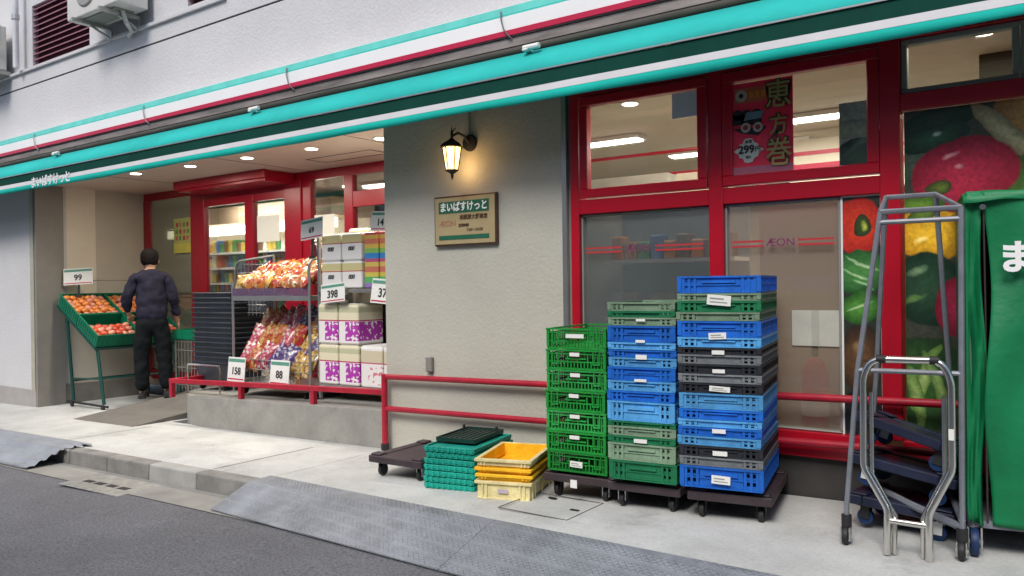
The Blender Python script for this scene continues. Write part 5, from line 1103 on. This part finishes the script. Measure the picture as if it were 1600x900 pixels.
# fingers as chains joined into the body object would break the skin root, so each hand continues as its own chain of the same skin
def hand(base, dirv, side, nm):
    base = Vector(base); dv = Vector(dirv).normalized(); sd_ = Vector((0, 0, 1)).cross(dv).normalized() if abs(dv.z) < .8 else Vector((0, 1, 0))
    up_ = dv.cross(sd_).normalized(); vs, es, rs = [], [], []
    vs.append(base - dv * .02); rs.append(.024); vs.append(base + dv * .03); rs.append((.034, .018)); es.append((0, 1))
    for j, ln in enumerate((.062, .072, .068, .052)):
        o1 = base + dv * .06 + sd_ * (-.027 + .018 * j); a = len(vs); vs += [o1, o1 + dv * ln * .5 - up_ * .01 * side, o1 + dv * ln * .85 - up_ * .035 * side]; rs += [.0095, .0085, .0075]; es += [(1, a), (a, a + 1), (a + 1, a + 2)]
    a = len(vs); o1 = base + dv * .01 - sd_ * .035; vs += [o1, o1 + dv * .035 - sd_ * .018]; rs += [.011, .009]; es += [(0, a), (a, a + 1)]
    return skinned(nm, m_skin, vs, es, rs, 0, man, 1)
hand((.275, .105, .835), (.05, .35, -1), 1, 'hand'); hand((-.24, .335, .95), (.1, 1, -.35), 1, 'hand')
# head detail
MB().lathe([(.001, -.110), (.045, -.10), (.070, -.065), (.084, -.015), (.088, .03), (.082, .075), (.055, .108), (.001, .122)], c=(0, .045, 1.575), n=20, cap=False).build('head', m_skin, man, smooth=True)
hb_ = MB().lathe([(.066, -.058), (.086, -.045), (.097, -.005), (.101, .035), (.095, .082), (.066, .122), (.030, .137), (.001, .139)], c=(0, .026, 1.575), n=26, cap=False).build('hair', m_hair, man, smooth=True)
ht = bpy.data.textures.new('hair_lumps', 'CLOUDS'); ht.noise_scale = .03; hm = hb_.modifiers.new('s', 'SUBSURF'); hm.levels = hm.render_levels = 2; hd = hb_.modifiers.new('d', 'DISPLACE'); hd.texture = ht; hd.strength = .016
for s in (-1, 1): MB().lathe([(.001, -.008), (.020, -.004), (.024, .004), (.012, .010)], c=(s * .092, .045, 1.560), n=10, axis='X').build('ear', m_skin, man, smooth=True)
MB().tube([(0, .128, 1.58), (0, .148, 1.55), (0, .130, 1.54)], [.008, .013, .008], 8).build('nose', m_skin, man, smooth=True)
for s in (-1, 1): MB().lathe([(.001, -.003), (.010, 0), (.001, .003)], c=(s * .03, .126, 1.59), n=10, axis='Y').build('eye', m_ink, man)
MB().box(-.02, .02, .116, .122, 1.505, 1.512).build('mouth', mat('lips', (.35, .12, .1), .5), man)
# clothes
SV = [(0, 0, .845), (0, 0, 1.0), (0, -.005, 1.15), (0, -.012, 1.30), (0, -.015, 1.40), (0, .01, 1.475), (.160, -.01, 1.375), (.235, -.03, 1.13), (.262, .05, .92), (-.160, -.01, 1.375), (-.262, .03, 1.14), (-.255, .21, 1.0)]
SE = [(0, 1), (1, 2), (2, 3), (3, 4), (4, 5), (4, 6), (6, 7), (7, 8), (4, 9), (9, 10), (10, 11)]
SRr = [(.182, .128), (.190, .138), (.185, .138), (.205, .142), (.155, .12), (.072, .072), (.088, .088), (.062, .062), (.046, .046), (.088, .088), (.062, .062), (.048, .048)]
ft = bpy.data.textures.new('cloth_folds', 'CLOUDS'); ft.noise_scale = .09
def folds(o, st):
    s2 = o.modifiers.new('s2', 'SUBSURF'); s2.levels = s2.render_levels = 1; dd = o.modifiers.new('folds', 'DISPLACE'); dd.texture = ft; dd.strength = st; dd.mid_level = .5
folds(skinned('shirt', m_shirt, SV, SE, SRr, 0, man), .045)
TV = [(0, 0, 1.0), (0, 0, .86), (.095, 0, .77), (.115, .018, .48), (.122, -.005, .07), (-.095, 0, .77), (-.125, .028, .48), (-.137, -.005, .07)]
folds(skinned('trousers', m_trous, TV, [(0, 1), (1, 2), (2, 3), (3, 4), (1, 5), (5, 6), (6, 7)], [(.175, .125), (.185, .138), (.112, .122), (.088, .094), (.070, .078), (.112, .122), (.088, .094), (.070, .078)], 0, man), .035)
for s, x in ((1, .125), (-1, -.14)):
    b = MB(); prof = [(-.09, .036, .045), (-.04, .042, .07), (.04, .046, .065), (.12, .045, .045), (.165, .030, .03)]; vs = []; n = 10
    for y, w2, h2 in prof:
        for j in range(n): a = math.pi * j / (n - 1); vs.append((x + w2 * math.cos(a), y, h2 * math.sin(a)))
    fs = [(i * n + j, i * n + j + 1, (i + 1) * n + j + 1, (i + 1) * n + j) for i in range(len(prof) - 1) for j in range(n - 1)] + [tuple(range(n)), tuple(range((len(prof) - 1) * n, len(prof) * n))]
    fs += [(i * n, (i + 1) * n, (i + 1) * n + n - 1, i * n + n - 1) for i in range(len(prof) - 1)]
    b.add(vs, fs).build('shoe', m_black, man, smooth=True)

# ------------------------------------------------------------ opposite side of the street (seen only as reflection and as shade)
OP = thing('opposite_building', 'plain grey building across the street behind the viewer', 'building')
MB().box(-24, 10, -9, -5.2, -1, 6.0).build('wall', mat('opposite_wall', (.36, .36, .37), .8, var=.1), OP)
for r_ in range(2):
    for k in range(14): MB().box(-23 + k * 2.3, -21.6 + k * 2.3, -5.2, -5.15, .7 + r_ * 2.7, 2.2 + r_ * 2.7).build('window', mat('opposite_window', (.03, .04, .05), .15), OP)
sheet('far_sidewalk', -80, 60, -5.2, -3.1, -.03, m_walk)
